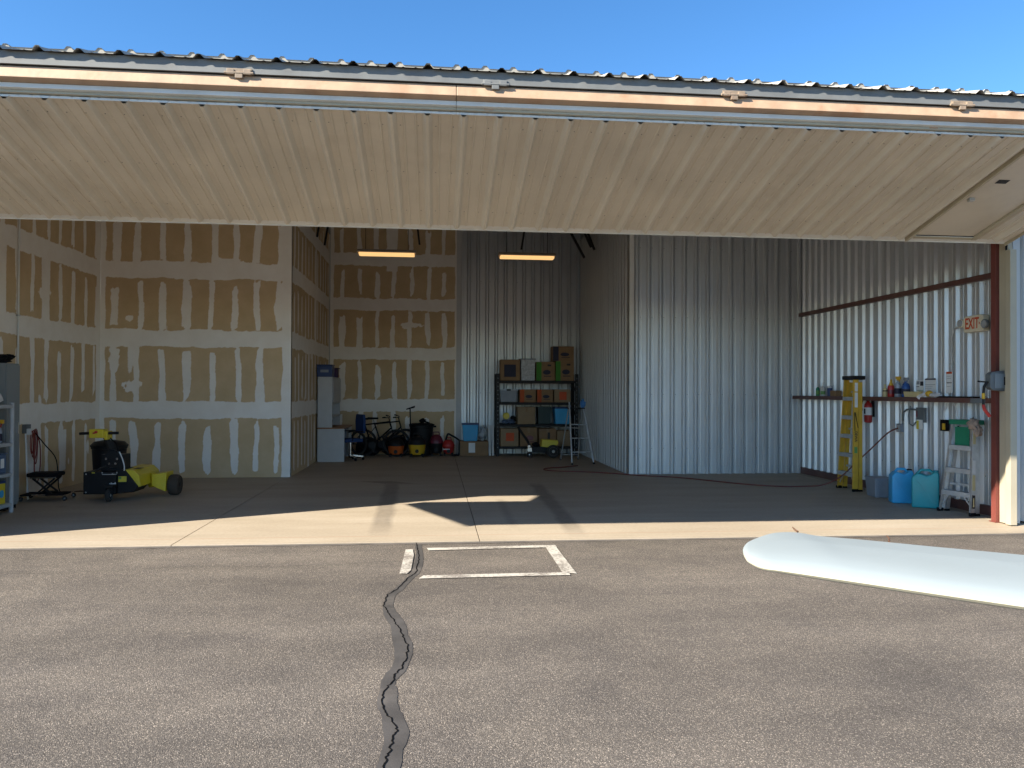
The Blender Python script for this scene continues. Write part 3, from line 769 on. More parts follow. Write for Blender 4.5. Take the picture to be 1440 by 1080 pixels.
for uu in (0.35, 1.12, 1.9):
    kx = XL + 0.2
    while kx < 5.45:
        p = O1 + D1 * uu + N1 * 0.1695 + Vector((kx, 0, 0))
        scr.add([p + Vector((-0.007, 0, 0)) , p + D1 * -0.007, p + Vector((0.007, 0, 0)), p + D1 * 0.007, p + N1 * 0.005], [(0, 1, 4), (1, 2, 4), (2, 3, 4), (3, 0, 4)])
        kx += 0.1524
scr.build('screws', M_FASC, door, base=DB)['kind'] = 'stuff'
# --- walk door set in the lower leaf
wd = leafbox('walk_door', O1, D1, N1, 5.60, 6.33, 0.27, LL - 0.075, 0.140, 0.152, M_TAN, 0.003)
leafbox('door_frame', O1, D1, N1, 5.502, 5.53, 0.171, LL - 0.014, 0.100, 0.212, M_BEIGE, 0.003, door)
leafbox('door_frame', O1, D1, N1, 5.531, 5.598, 0.262, LL - 0.016, 0.100, 0.166, M_TAN, 0.003, door)
leafbox('door_frame', O1, D1, N1, 6.332, 6.398, 0.262, LL - 0.016, 0.100, 0.178, M_BEIGE, 0.003, door)
leafbox('door_frame', O1, D1, N1, 5.531, 6.398, 0.172, 0.26, 0.100, 0.166, M_TAN, 0.003, door)
leafbox('door_frame', O1, D1, N1, 5.60, 6.33, LL - 0.068, LL - 0.016, 0.100, 0.172, M_BEIGE, 0.003, door)
leafbox('door_seal', O1, D1, N1, 5.599, 6.331, LL - 0.0745, LL - 0.0685, 0.135, 0.16, M_MATTE, 0, door)
leafbox('flush_handle', O1, D1, N1, 5.70, 5.82, 0.93, 1.00, 0.1525, 0.156, M_DARK, 0.001, door)
leafbox('latch', O1, D1, N1, 5.64, 5.70, 1.30, 1.345, 0.1525, 0.185, M_ALUD, 0.004, door)
# --- upper leaf
UL = 2.42
leafbox('upper_rail', O2, D2, N2, XL, XR, 0.0, 0.10, 0.0, 0.118, M_GALV, 0.003)
MB().box(XL, XR, 6.392, 6.402, 4.162, 4.266).box(XL, XR, 6.4025, 6.44, 4.162, 4.168).build('fascia', M_FASC, door, base=DB, bevel=0.001)
MB().box(XL, XR, 6.378, 6.3915, 4.158, 4.164).build('fascia_lip', M_FASC, door, base=DB)
sheets(O2, D2, N2, XL, XR, -0.066, UL, 0.1205, 1.15, M_ROOF)
leafbox('top_rail', O2, D2, N2, XL, XR, UL - 0.12, UL - 0.02, 0.0, 0.115, M_GALV)
for xx in (XL, XR - 0.1):
    leafbox('side_rail', O2, D2, N2, xx, xx + 0.1, 0.103, UL - 0.123, 0.0, 0.115, M_GALV)
for xx in (-3.6, -1.6, 0.4, 2.4, 4.4):
    leafbox('stud', O2, D2, N2, xx, xx + 0.08, 0.104, UL - 0.124, 0.0, 0.112, M_GALV, 0)
# --- hinges along the fold
for hx in (-3.67, -1.587, 0.49, 2.552, 4.65, 6.7):
    h = MB()
    fy = 6.385
    for q in (-1, 1):
        h.box(hx + q * 0.066 - 0.03, hx + q * 0.066 + 0.03, fy - 0.024, fy + 0.006, 4.146, 4.186)
    h.box(hx - 0.03, hx + 0.03, fy - 0.022, fy + 0.006, 4.116, 4.166)
    h.tube([(hx - 0.115, fy - 0.014, 4.158), (hx + 0.115, fy - 0.014, 4.158)], 0.012, 10)
    h.box(hx - 0.1, hx + 0.1, fy - 0.004, fy + 0.0055, 4.156, 4.20)
    h.build('hinge', M_FASC if hx < 0.6 and hx > 0 else M_HINGE, door, base=DB, bevel=0.004)


# ================================================================== RIGHT SIDE WALL FITTINGS
def wx(v): return v
girt = MB().box(7.20, 7.24, 8.95, 14.60, 3.09, 3.17).box(7.16, 7.20, 8.95, 14.60, 3.163, 3.17)
girt = MB().prism([(7.17, 3.095), (7.24, 3.095), (7.24, 3.175), (7.232, 3.175), (7.232, 3.103), (7.178, 3.103), (7.178, 3.165), (7.17, 3.165)], 'y', 8.95, 14.60).build('wall_girt', M_GIRT)
tag(girt, 'dark brown steel girt crossing the right side wall high above the shelf', 'girt')
SZ = 1.535
sh = MB().prism([(7.05, SZ - 0.065), (7.062, SZ - 0.065), (7.062, SZ - 0.008), (7.24, SZ - 0.008), (7.24, SZ), (7.05, SZ)], 'y', 8.95, 14.60).build('shelf_girt', M_GIRT, bevel=0.002)
tag(sh, 'long brown steel girt used as a shelf along the right side wall', 'shelf')

def bottle(name, label, y, x, prof, m, capm, cap, n=16, label_band=None, lm=None, group=None):
    t = thing(name, label, 'bottle', (x, y, SZ), 0, group)
    MB().lathe(prof, (0, 0, 0), n).build('body', m, t, smooth=True)
    MB().lathe(cap, (0, 0, 0), n).build('cap', capm, t, smooth=True)
    if label_band: MB().lathe(label_band, (0, 0, 0), n).build('paper_label', lm, t, smooth=True)
    return t
def cyl(r, h, neck=0.4, nh=0.25):
    return [(r * 0.9, 0.0), (r, 0.008), (r, h * (1 - nh)), (r * 0.85, h * (1 - nh * 0.6)), (r * neck, h * (1 - nh * 0.2)), (r * neck, h)]
X_ = 7.13
bottle('plastic_bottle', 'small green bottle at the far left end of the brown shelf', 13.74, X_, cyl(0.035, 0.17), M_GREEN, M_WHITE, [(0.018, 0.17), (0.016, 0.215)], lm=M_INKG, label_band=[(0.0355, 0.03), (0.0355, 0.1)])
bottle('plastic_bottle', 'tall white bottle next to the small green bottle on the shelf', 13.55, X_, cyl(0.042, 0.19), M_WHITE, M_PAPER, [(0.018, 0.19), (0.012, 0.25)], lm=M_INKG, label_band=[(0.0425, 0.03), (0.0425, 0.09)])
bottle('plastic_bottle', 'dark blue tin with white lid between white bottle and brown block', 13.30, X_, [(0.045, 0), (0.046, 0.14), (0.044, 0.145)], M_NAVY, M_WHITE, [(0.047, 0.145), (0.047, 0.18), (0.03, 0.186)])
o = MB().box(-0.06, 0.06, -0.09, 0.09, 0, 0.1).build('small_carton', M_CART, bevel=0.004); o.location = (X_, 13.09, SZ)
tag(o, 'small brown carton on the shelf left of the yellow ladder', 'carton')
bottle('plastic_bottle', 'short cream bottle with dark band beside the red bottle', 11.58, X_, cyl(0.036, 0.155), M_CREAM, M_CREAM, [(0.02, 0.155), (0.014, 0.20)], label_band=[(0.0365, 0.085), (0.0365, 0.105)], lm=M_INK)
bottle('plastic_bottle', 'red bottle with yellow neck and black cap on the shelf', 11.42, X_, [(0.046, 0), (0.05, 0.01), (0.05, 0.15), (0.04, 0.18)], M_REDP, M_YPLA, [(0.036, 0.18), (0.018, 0.235), (0.018, 0.25), (0.012, 0.275)], label_band=[(0.0505, 0.05), (0.0505, 0.11)], lm=M_WINE)
def spray(label, y, bodym, headm, h, r):
    t = thing('spray_bottle', label, 'spray bottle', (X_, y, SZ))
    MB().lathe([(r * 0.92, 0), (r, 0.01), (r, h * 0.62), (r * 0.8, h * 0.76), (r * 0.36, h * 0.9), (r * 0.36, h * 0.95)], n=18).build('body', bodym, t, smooth=True)
    MB().lathe([(r * 1.01, h * 0.18), (r * 1.01, h * 0.5)], n=18).build('paper_label', M_INKB, t, smooth=True)
    MB().box(-0.013, 0.013, -0.065, 0.045, h * 1.02, h * 1.02 + 0.042).box(-0.015, 0.015, -0.015, 0.02, h * 0.94, h * 1.03).build('spray_head', headm, t, bevel=0.005)
    MB().bar((0, -0.045, h * 1.02), (0, -0.03, h * 0.86), 0.012, 0.01).build('trigger', headm, t)
    return t
spray('spray bottle with yellow trigger standing between red and blue bottles', 11.24, M_SPRAY, M_YPLA, 0.27, 0.048)
spray('blue spray bottle with grey head on the shelf beside the cream tray', 11.04, M_BLIQ, M_GTUB, 0.25, 0.062)
o = MB().prism([(10.98, 0.004), (10.64, 0.004), (10.60, 0.085), (11.0, 0.085)], 'x', -0.06, 0.06).build('plastic_tray', M_CREAM, bevel=0.006)
o.location = (X_ - 0.005, 0, SZ)
tag(o, 'cream yellow plastic tray lying on the shelf under the notices', 'tray')
# crumpled work gloves
t = thing('work_gloves', 'crumpled white and orange work gloves draped on the shelf edge', 'gloves', (7.11, 10.42, SZ))
m1 = MB().blob((0, 0.12, 0.035), 0.06, 3, 0.5, 3, (0.8, 1.3, 0.6)).blob((0, -0.12, 0.03), 0.07, 8, 0.5, 3, (0.8, 1.7, 0.5))
for k in range(4): m1.tube([(-0.01, 0.13 + k * 0.02, 0.04), (-0.06, 0.16 + k * 0.018, 0.01), (-0.068, 0.165 + k * 0.016, -0.03 + 0.008 * k)], [0.014, 0.013, 0.01], 8)
m1.build('glove', M_CLOTH, t, smooth=True)
MB().blob((-0.005, 0.03, 0.05), 0.055, 5, 0.4, 3, (0.8, 1.2, 0.8)).build('palm_coating', M_YPLA, t, smooth=True)
o = MB().box(-0.07, 0.05, -0.42, 0.35, 0.0, 0.02).build('steel_strip', M_MATTE, bevel=0.003); o.location = (7.15, 9.95, SZ)
tag(o, 'thin black bar lying on the shelf right of the gloves', 'bar')

WXF = 7.221      # plane just in front of the wall ribs
def notice(name, label, y0, y1, z0, z1, marks, head=None, x=WXF):
    t = thing(name, label, 'notice', (x, (y0 + y1) / 2, z0))
    b = (x, (y0 + y1) / 2, z0)
    MB().box(x - 0.006, x, y0, y1, z0, z1).build('sheet', M_PAPER, t, base=b)
    for (a, c, d, e, m) in marks:       # fractions across (from left in view), down
        yy1, yy0 = y1 - (y1 - y0) * a, y1 - (y1 - y0) * c
        zz1, zz0 = z1 - (z1 - z0) * d, z1 - (z1 - z0) * e
        MB().box(x - 0.0085, x - 0.0065, yy0, yy1, zz0, zz1).build('print', m, t, base=b)
    return t
notice('wall_notice', 'white and black pinned notice above the cream tray', 10.74, 10.91, 1.63, 1.79, [(0.55, 0.98, 0.12, 0.52, M_INK), (0.05, 0.45, 0.1, 0.4, M_GTUB), (0.02, 0.4, 0.58, 0.64, M_INK), (0.03, 0.97, 0.95, 0.99, M_INKG)])
notice('wall_notice', 'white notice with dark blue header beside the black and white one', 10.46, 10.70, 1.60, 1.815, [(0.0, 1.0, 0.02, 0.11, M_INKB), (0.03, 0.95, 0.42, 0.45, M_GTUB), (0.03, 0.7, 0.55, 0.57, M_GTUB), (0.03, 0.6, 0.68, 0.70, M_GTUB)])
notice('wall_notice', 'tall narrow white notice with orange header above the shelf', 10.10, 10.23, 1.60, 1.90, [(0.05, 0.95, 0.0, 0.1, M_INKR), (0.1, 0.9, 0.5, 0.54, M_INK), (0.1, 0.7, 0.2, 0.22, M_GTUB), (0.1, 0.8, 0.3, 0.32, M_GTUB), (0.1, 0.7, 0.68, 0.7, M_GTUB)])
notice('paper_tag', 'white and yellow paper tags hanging from the grey junction box', 10.72, 10.86, 1.06, 1.20, [(0.0, 0.4, 0.1, 1.0, M_INKY)], x=7.19)

# junction box with conduit
t = thing('junction_box', 'grey junction box with flexible conduit under the shelf', 'electrical box', (7.22, 10.8, 1.2))
b = (7.22, 10.8, 1.2)
MB().box(7.20, 7.24, 10.70, 10.90, 1.16, 1.38).build('box', M_GREYB, t, base=b, bevel=0.004)
MB().box(7.195, 7.20, 10.86, 10.89, 1.24, 1.33).build('switch', M_WINE, t, base=b)
MB().tube([(7.22, 11.24, 1.17), (7.21, 11.22, 1.30), (7.20, 11.12, 1.345), (7.205, 11.0, 1.35), (7.22, 10.9, 1.345)], 0.013, 8).build('flexible_conduit', M_GREYB, t, base=b, smooth=True)
MB().tube([(7.22, 11.06, 1.40), (7.205, 11.09, 1.25), (7.2, 11.06, 1.13), (7.205, 10.98, 1.10), (7.22, 10.9, 1.18)], 0.010, 8).build('flexible_conduit', M_GREYB, t, base=b, smooth=True)
t = thing('wall_outlet', 'grey outlet box on white conduit where the red cord plugs in', 'outlet', (7.22, 11.30, 1.0)); b = (7.22, 11.30, 1.0)
MB().box(7.18, 7.245, 11.24, 11.36, 0.99, 1.12).build('box', M_GTUB, t, base=b, bevel=0.004)
MB().tube([(7.23, 11.31, 1.12), (7.23, 11.31, 1.32), (7.225, 11.31, 1.465)], 0.012, 8).build('conduit', M_TRIM, t, base=b, smooth=True)
MB().box(7.172, 7.18, 11.27, 11.33, 1.0, 1.10).build('cover', M_ALUD, t, base=b)
t = thing('wall_outlet', 'black outlet box with yellow plug under the shelf left of aluminium ladder', 'outlet', (7.22, 10.27, 1.07)); b = (7.22, 10.27, 1.07)
MB().box(7.19, 7.245, 10.21, 10.33, 1.06, 1.22).build('box', M_MATTE, t, base=b, bevel=0.003)
MB().box(7.17, 7.19, 10.215, 10.26, 1.08, 1.17).build('plug', M_YPLA, t, base=b, bevel=0.003)
MB().tube([(7.22, 10.28, 1.22), (7.21, 10.28, 1.33), (7.22, 10.20, 1.45), (7.23, 10.19, 1.475)], 0.009, 6).build('cable', M_PAPER, t, base=b, smooth=True)
t = thing('hanging_cable', 'grey cable dropping from the shelf behind the aluminium ladder', 'cable', (7.22, 10.0, 0.95)); b = (7.22, 10.0, 0.95)
MB().tube([(7.21, 10.06, 1.47), (7.2, 10.01, 1.41), (7.21, 9.98, 1.3), (7.21, 9.99, 1.1), (7.21, 10.0, 0.98)], 0.010, 6).build('cable', M_PAPER, t, base=b, smooth=True)
MB().tube([(7.2, 9.95, 1.14), (7.19, 10.04, 1.13), (7.19, 10.07, 1.05), (7.2, 10.06, 0.9), (7.2, 10.08, 0.82)], 0.011, 6).build('cord_tail', M_MATTE, t, base=b, smooth=True)
MB().box(7.19, 7.24, 9.97, 10.06, 1.0, 1.09).build('outlet', M_GREYB, t, base=b, bevel=0.004)

# fire extinguisher
t = thing('fire_extinguisher', 'red fire extinguisher with white label hanging on the wall by the yellow ladder', 'fire extinguisher', (7.14, 12.08, 1.10))
MB().lathe([(0.03, 0), (0.058, 0.012), (0.063, 0.03), (0.063, 0.27), (0.055, 0.31), (0.03, 0.34), (0.022, 0.36)], n=22).build('cylinder', M_REDP, t, smooth=True)
MB().lathe([(0.0637, 0.13), (0.0637, 0.255)], n=22).build('paper_label', M_PAPER, t, smooth=True)
MB().box(-0.066, -0.0642, -0.03, 0.012, 0.15, 0.235).build('print', M_INK, t)
MB().box(-0.02, 0.02, -0.02, 0.02, 0.36, 0.39).bar((0, -0.02, 0.40), (0, 0.09, 0.43), 0.018, 0.01).bar((0, -0.02, 0.375), (0, 0.08, 0.375), 0.018, 0.01).build('valve_handle', M_DARK, t)
MB().tube([(-0.02, 0.0, 0.38), (-0.06, 0.05, 0.38), (-0.07, 0.075, 0.30), (-0.06, 0.075, 0.2)], 0.010, 8).build('hose', M_BLACK, t, smooth=True)
MB().box(0.06, 0.105, -0.02, 0.02, 0.1, 0.38).build('bracket', M_DARK, t)

# EXIT sign with emergency lamp heads
t = thing('exit_sign', 'ivory EXIT sign with red letters and two emergency lamp heads', 'exit sign', (7.22, 9.61, 2.42))
MB().prism([(-0.19, 0.01), (-0.165, 0.0), (0.165, 0.0), (0.19, 0.01), (0.19, 0.2), (0.165, 0.215), (-0.12, 0.225), (-0.19, 0.205)], 'x', -0.06, 0.03).build('housing', M_IVORY, t, bevel=0.008)
lettering('letters', 'EXIT', 0.205, M_INKR, t, Matrix(((0, 0, -1, -0.063), (-1, 0, 0, 0.02), (0, 1, 0, 0.108), (0, 0, 0, 1))), 0.64)
MB().prism([(-0.135, 0.108), (-0.115, 0.125), (-0.115, 0.091)], 'x', -0.064, -0.0605).build('arrow', M_INKR, t)
for s, yy in ((1, 0.235), (-1, -0.225)):
    h = MB().lathe([(0.03, 0.0), (0.055, -0.02), (0.06, -0.055), (0.055, -0.06)], (-0.02, yy, 0.11 + 0.02 * s), 20, 'x').build('lamp_head', M_IVORY if s > 0 else M_GREYB, t, smooth=True)
    MB().lathe([(0.052, -0.061), (0.05, -0.066), (0.03, -0.072), (0.004, -0.074)], (-0.02, yy, 0.11 + 0.02 * s), 20, 'x').build('lamp_lens', M_GLASS, h, smooth=True)
o = thing('sign_conduit', 'grey conduit dropping from the EXIT sign to the shelf', 'conduit', (7.22, 10.1, 1.54)); b = (7.22, 10.1, 1.54)
MB().tube([(7.215, 9.87, 2.545), (7.21, 9.95, 2.53), (7.215, 10.06, 2.49), (7.22, 10.12, 2.38), (7.225, 10.13, 2.2), (7.225, 10.13, 1.54)], 0.011, 8).build('conduit_run', M_ALUD, o, base=b, smooth=True)
MB().box(7.215, 7.245, 10.10, 10.16, 2.0, 2.02).build('strap', M_ALUD, o, base=b)

# disconnect box and winch crank on the column
t = thing('disconnect_box', 'dark grey door control box on the red column', 'electrical box', (6.86, 8.99, 1.7)); b = (6.86, 8.99, 1.7)
MB().prism([(6.79, 1.64), (6.97, 1.62), (6.97, 1.88), (6.79, 1.86), (6.755, 1.83), (6.755, 1.67)], 'y', 8.76, 8.853).build('box', M_GREYB, t, base=b, bevel=0.006)
MB().box(6.81, 6.95, 8.752, 8.7595, 1.66, 1.84).build('cover', M_CABG, t, base=b, bevel=0.003)
MB().box(6.925, 6.94, 8.735, 8.752, 1.70, 1.80).build('switch_lever', M_MATTE, t, base=b)
t = thing('winch_crank', 'hanging crank handle with red grip beside the control box', 'crank', (6.74, 8.85, 1.3)); b = (6.74, 8.85, 1.3)
MB().tube([(6.62, 8.80, 1.745), (6.755, 8.80, 1.735)], 0.010, 8).tube([(6.735, 8.80, 1.735), (6.70, 8.80, 1.68), (6.69, 8.80, 1.58), (6.69, 8.80, 1.46)], 0.016, 8).build('shaft', M_DARK, t, base=b, smooth=True)
MB().tube([(6.69, 8.80, 1.60), (6.692, 8.80, 1.53)], 0.018, 8).build('brass_collar', M_YPLA, t, base=b, smooth=True)
MB().tube([(6.69, 8.80, 1.46), (6.705, 8.80, 1.40), (6.775, 8.80, 1.315)], [0.016, 0.02, 0.02], 8).build('grip', M_REDP, t, base=b, smooth=True)
MB().box(6.665, 6.715, 8.80, 9.0, 1.475, 1.535).build('bracket', M_GREYB, t, base=b)

# ================================================================== STEP LADDERS
def folded_ladder(name, label, loc, rz, h, wb, wt, nst, railm, stepm, capm, rail_d, lean):
    """closed stepladder: local x across, front faces -y"""
    t = thing(name, label, 'ladder', loc, rz)
    def pt(s, z, y): return (s * (wb + (wt - wb) * z / h) / 2, y + lean * z / h, z)
    for s in (-1, 1):
        mb = MB().bar(pt(s, 0.03, 0), pt(s, h - 0.02, 0), 0.006, rail_d, (0, 1, 0))
        for dy in (-1, 1):
            a, c = pt(s, 0.03, dy * (rail_d / 2 - 0.003)), pt(s, h - 0.02, dy * (rail_d / 2 - 0.003))
            mb.bar((a[0] - s * 0.016, a[1], a[2]), (c[0] - s * 0.016, c[1], c[2]), 0.028, 0.005, (0, 1, 0))
        mb.build('front_rail', railm, t)
        a = pt(s, 0, 0)
        MB().box(a[0] - 0.03, a[0] + 0.008, a[1] - rail_d / 2 - 0.004, a[1] + rail_d / 2 + 0.004, 0.0, 0.045).build('foot', M_MATTE, t, bevel=0.004)
        # rear rails
        yb = rail_d / 2 + 0.05
        mb = MB().bar(pt(s * 0.93, 0.02, yb), pt(s * 0.9, h - 0.06, yb - 0.015), 0.022, 0.06, (0, 1, 0))
        mb.build('rear_rail', railm, t)
        a = pt(s * 0.93, 0, yb)
        MB().box(a[0] - 0.018, a[0] + 0.018, a[1] - 0.034, a[1] + 0.034, 0.0, 0.03).build('foot', M_MATTE, t, bevel=0.003)
    for k in range(nst):
        z = h * (k + 0.95) / (nst + 0.95)
        w = (wb + (wt - wb) * z / h) / 2 - 0.01
        y = lean * z / h
        MB().box(-w, w, y - rail_d / 2 - 0.006, y + rail_d / 2, z - 0.006, z + 0.006).box(-w, w, y - rail_d / 2 - 0.008, y - rail_d / 2 - 0.0065, z - 0.055, z + 0.006).build('step', stepm, t)
        if k % 2 == 0:
            MB().bar((-w * 0.9, y + rail_d / 2 + 0.05, z + 0.09), (w * 0.9, y + rail_d / 2 + 0.05, z + 0.09), 0.02, 0.03).build('rear_brace', stepm, t)
    for s in (-1, 1):
        MB().bar((s * wb * 0.46, 0, 0.1), (s * wb * 0.2, -0.005, h * 0.95 / (nst + 0.95) - 0.03), 0.006, 0.018).build('step_brace', stepm, t)
    yt = lean
    MB().box(-wt / 2 - 0.03, wt / 2 + 0.03, yt - rail_d / 2 - 0.02, yt + rail_d / 2 + 0.10, h - 0.02, h + 0.045).build('top_cap', capm, t, bevel=0.012)
    return t
ly = folded_ladder('step_ladder', 'tall yellow fibreglass stepladder folded against the metal wall', (6.76, 12.05, 0), R(-90), 1.83, 0.50, 0.30, 5, M_LADY, M_ALUD, M_BLACK, 0.085, 0.07)
for (a, c, m, nm) in ((1.62, 1.76, M_PAPER, 'paper_label'), (1.36, 1.60, M_PAPER, 'paper_label'), (0.62, 0.72, M_INKG, 'green_label')):
    z = (a + c) / 2; xx = (0.50 + (0.30 - 0.50) * z / 1.83) / 2
    MB().bar((xx + 0.005 + (0.2 * (z - a) / 1.83) / 2, 0.07 * a / 1.83, a), (xx + 0.005 - (0.2 * (c - z) / 1.83) / 2, 0.07 * c / 1.83, c), 0.003, 0.05, (0, 1, 0)).build(nm, m, ly)
zc = 0.86; xx = (0.50 - 0.20 * zc / 1.83) / 2 + 0.0055
lettering('letters', 'DEWALT', 0.062, M_INK, ly, Matrix(((0, 0, 1, xx), (0, 1, 0, 0.07 * zc / 1.83), (-1, 0, 0, zc), (0, 0, 0, 1))), 0.9)
MB().bar((xx - 0.02, 0.02, 1.28), (xx - 0.008, 0.02, 0.98), 0.003, 0.012, (0, 1, 0)).bar((xx - 0.02, 0.03, 1.28), (xx - 0.012, 0.075, 1.03), 0.003, 0.012, (0, 1, 0)).build('spreader', M_DARK, ly)

la = folded_ladder('step_ladder', 'short aluminium stepladder with green top leaning near the red column', (6.90, 9.58, 0), R(-78), 1.20, 0.50, 0.32, 3, M_ALU, M_ALUD, M_GREEN, 0.075, 0.13)
MB().box(-0.10, 0.12, 0.085, 0.09, 0.88, 1.15).build('back_panel', M_GREEN, la)
for (a, c, m) in ((0.93, 1.12, M_CREAM), (0.55, 0.72, M_PAPER), (0.33, 0.53, M_CREAM)):
    x1, x2 = [(0.50 - 0.18 * q / 1.2) / 2 + 0.0048 for q in (a, c)]
    MB().bar((x1, 0.13 * a / 1.2, a), (x2, 0.13 * c / 1.2, c), 0.003, 0.045, (0, 1, 0)).build('sticker', m, la)
x1, x2 = [(0.50 - 0.18 * q / 1.2) / 2 + 0.0048 for q in (0.1, 0.27)]
MB().bar((x1, 0.01, 0.1), (x2, 0.03, 0.27), 0.003, 0.05, (0, 1, 0)).build('sticker', M_INK, la)
MB().bar((x1 + 0.002, 0.012, 0.12), (x2 + 0.001, 0.028, 0.25), 0.003, 0.02, (0, 1, 0)).build('print', M_CREAM, la)
x1, x2 = [(0.50 - 0.18 * q / 1.2) / 2 + 0.007 for q in (1.07, 1.11)]
MB().bar((x1, 0.117, 1.06), (x2, 0.121, 1.10), 0.002, 0.035, (0, 1, 0)).build('print', M_INKR, la)
o = MB().blob((6.98, 9.36, 1.20), 0.075, 4, 0.5, 3, (0.9, 0.8, 1.0)).blob((7.0, 9.31, 1.12), 0.06, 6, 0.5, 3, (0.9, 0.7, 1.3)).build('work_rag', M_BCLOTH, smooth=True)
tag(o, 'brown rag hanging over the green ladder top', 'rag')

# ================================================================== BINS AND JUGS
def tub(name, label, cat, loc, rz, w, d, h, m, lidm=None, taper=0.86, group=None):
    t = thing(name, label, cat, loc, rz, group)
    a, c = w / 2, d / 2; k = taper
    MB().hexa([(-a * k, -c * k, 0), (a * k, -c * k, 0), (a * k, c * k, 0), (-a * k, c * k, 0), (-a, -c, h * 0.93), (a, -c, h * 0.93), (a, c, h * 0.93), (-a, c, h * 0.93)]).build('body', m, t, bevel=min(w, h) * 0.05)
    rim = MB().box(-a * 1.04, a * 1.04, -c * 1.04, c * 1.04, h * 0.905, h * (0.96 if not lidm else 1.0)).build('lid' if lidm else 'rim', lidm or m, t, bevel=min(w, h) * 0.025)
    for s in (-1, 1):
        MB().hexa([(s * a * 0.45 - 0.02, -c * 0.89 - 0.006, h * 0.1), (s * a * 0.45 + 0.02, -c * 0.89 - 0.006, h * 0.1), (s * a * 0.45 + 0.02, -c * 0.88 + 0.006, h * 0.1), (s * a * 0.45 - 0.02, -c * 0.88 + 0.006, h * 0.1),
                   (s * a * 0.48 - 0.025, -c * 0.985 - 0.006, h * 0.86), (s * a * 0.48 + 0.025, -c * 0.985 - 0.006, h * 0.86), (s * a * 0.48 + 0.025, -c * 0.97 + 0.006, h * 0.86), (s * a * 0.48 - 0.025, -c * 0.97 + 0.006, h * 0.86)]).build('rib', m, t)
    return t
tub('storage_tub', 'low grey plastic tub on the floor beside the blue jug', 'tub', (6.83, 11.24, 0.001), R(-8), 0.30, 0.36, 0.31, M_GTUB)
def jug(label, loc, rz, w, d, h, m):
    t = thing('water_jug', label, 'water jug', loc, rz)
    a, c = w / 2, d / 2
    prof = [(-a, 0.0), (a, 0.0), (a, h * 0.80), (a * 0.62, h * 0.93), (a * 0.2, h * 0.90), (-a * 0.1, h * 0.86), (-a * 0.45, h * 0.9), (-a * 0.6, h * 0.97), (-a * 0.92, h * 0.97), (-a, h * 0.9)]
    MB().prism(prof, 'y', -c, c).build('body', m, t, bevel=0.022, smooth=True, seg=3)
    MB().tube([(a * 0.62, 0, h * 0.90), (a * 0.3, 0, h * 1.0), (-a * 0.3, 0, h * 1.0), (-a * 0.5, 0, h * 0.94)], [0.018, 0.02, 0.02, 0.02], 10).build('handle', m, t, smooth=True)
    MB().lathe([(0.034, h * 0.955), (0.034, h * 1.0), (0.028, h * 1.005)], (-a * 0.76, 0, 0), 16).build('cap', M_BLACK if m is M_BLUE else m, t, smooth=True)
    for s in (-1, 1):
        MB().bar((-a * 0.7, s * (c + 0.002), h * 0.12), (a * 0.7, s * (c + 0.002), h * 0.72), 0.03, 0.012, (0, 1, 0)).build('groove', m, t)
    return t
jug('bright blue water jug between the grey tub and the teal jug', (6.77, 10.60, 0.001), R(180 - 18), 0.29, 0.21, 0.49, M_BLUE)
jug('teal green water jug on the floor next to the aluminium stepladder', (6.84, 10.14, 0.001), R(180 - 35), 0.34, 0.21, 0.52, M_TEAL)

# red cord from the outlet down and across the floor
cp = [(7.17, 11.30, 1.05), (7.10, 11.45, 0.97), (7.0, 11.75, 0.70), (6.85, 11.95, 0.45), (6.65, 12.05, 0.22), (6.45, 12.25, 0.06), (6.2, 12.45, 0.013), (5.84, 12.47, 0.012), (5.36, 12.79, 0.012), (4.93, 13.34, 0.012), (4.46, 13.93, 0.012),
      (3.9, 14.25, 0.012), (3.45, 14.68, 0.012), (2.9, 15.0, 0.012), (2.45, 15.15, 0.012), (2.22, 15.4, 0.012), (2.3, 15.72, 0.012), (2.7, 15.95, 0.012), (3.05, 16.25, 0.012)]
o = MB().tube(spline(cp), 0.011, 6).build('extension_cord', M_CORD, smooth=True)
tag(o, 'long red brown extension cord trailing from the wall outlet across the floor', 'cord')

# ================================================================== LAMPS
for i, (x0, lab) in enumerate(((-1.035, 'lit fluorescent fixture hanging before the drywall back wall'), (1.98, 'lit fluorescent fixture hanging before the metal back wall'))):
    t = thing('ceiling_light', lab, 'light fixture', (x0, 16.6, 4.53))
    MB().prism([(-0.16, 0.0), (0.16, 0.0), (0.16, 0.02), (0.07, 0.075), (-0.07, 0.075), (-0.16, 0.02)], 'x', -0.62, 0.62).build('housing', M_LAMPH, t, bevel=0.004)
    MB().prism([(-0.14, 0.0), (-0.13, -0.035), (-0.09, -0.05), (0.09, -0.05), (0.13, -0.035), (0.14, 0.0)], 'x', -0.585, 0.585).build('diffuser', M_LAMP, t, bevel=0.012, smooth=True)
    for xx in (-0.45, 0.45):
        MB().tube([(xx, 0, 0.07), (xx, 0, 1.15)], 0.006, 6).build('hanger', M_DARK, t)

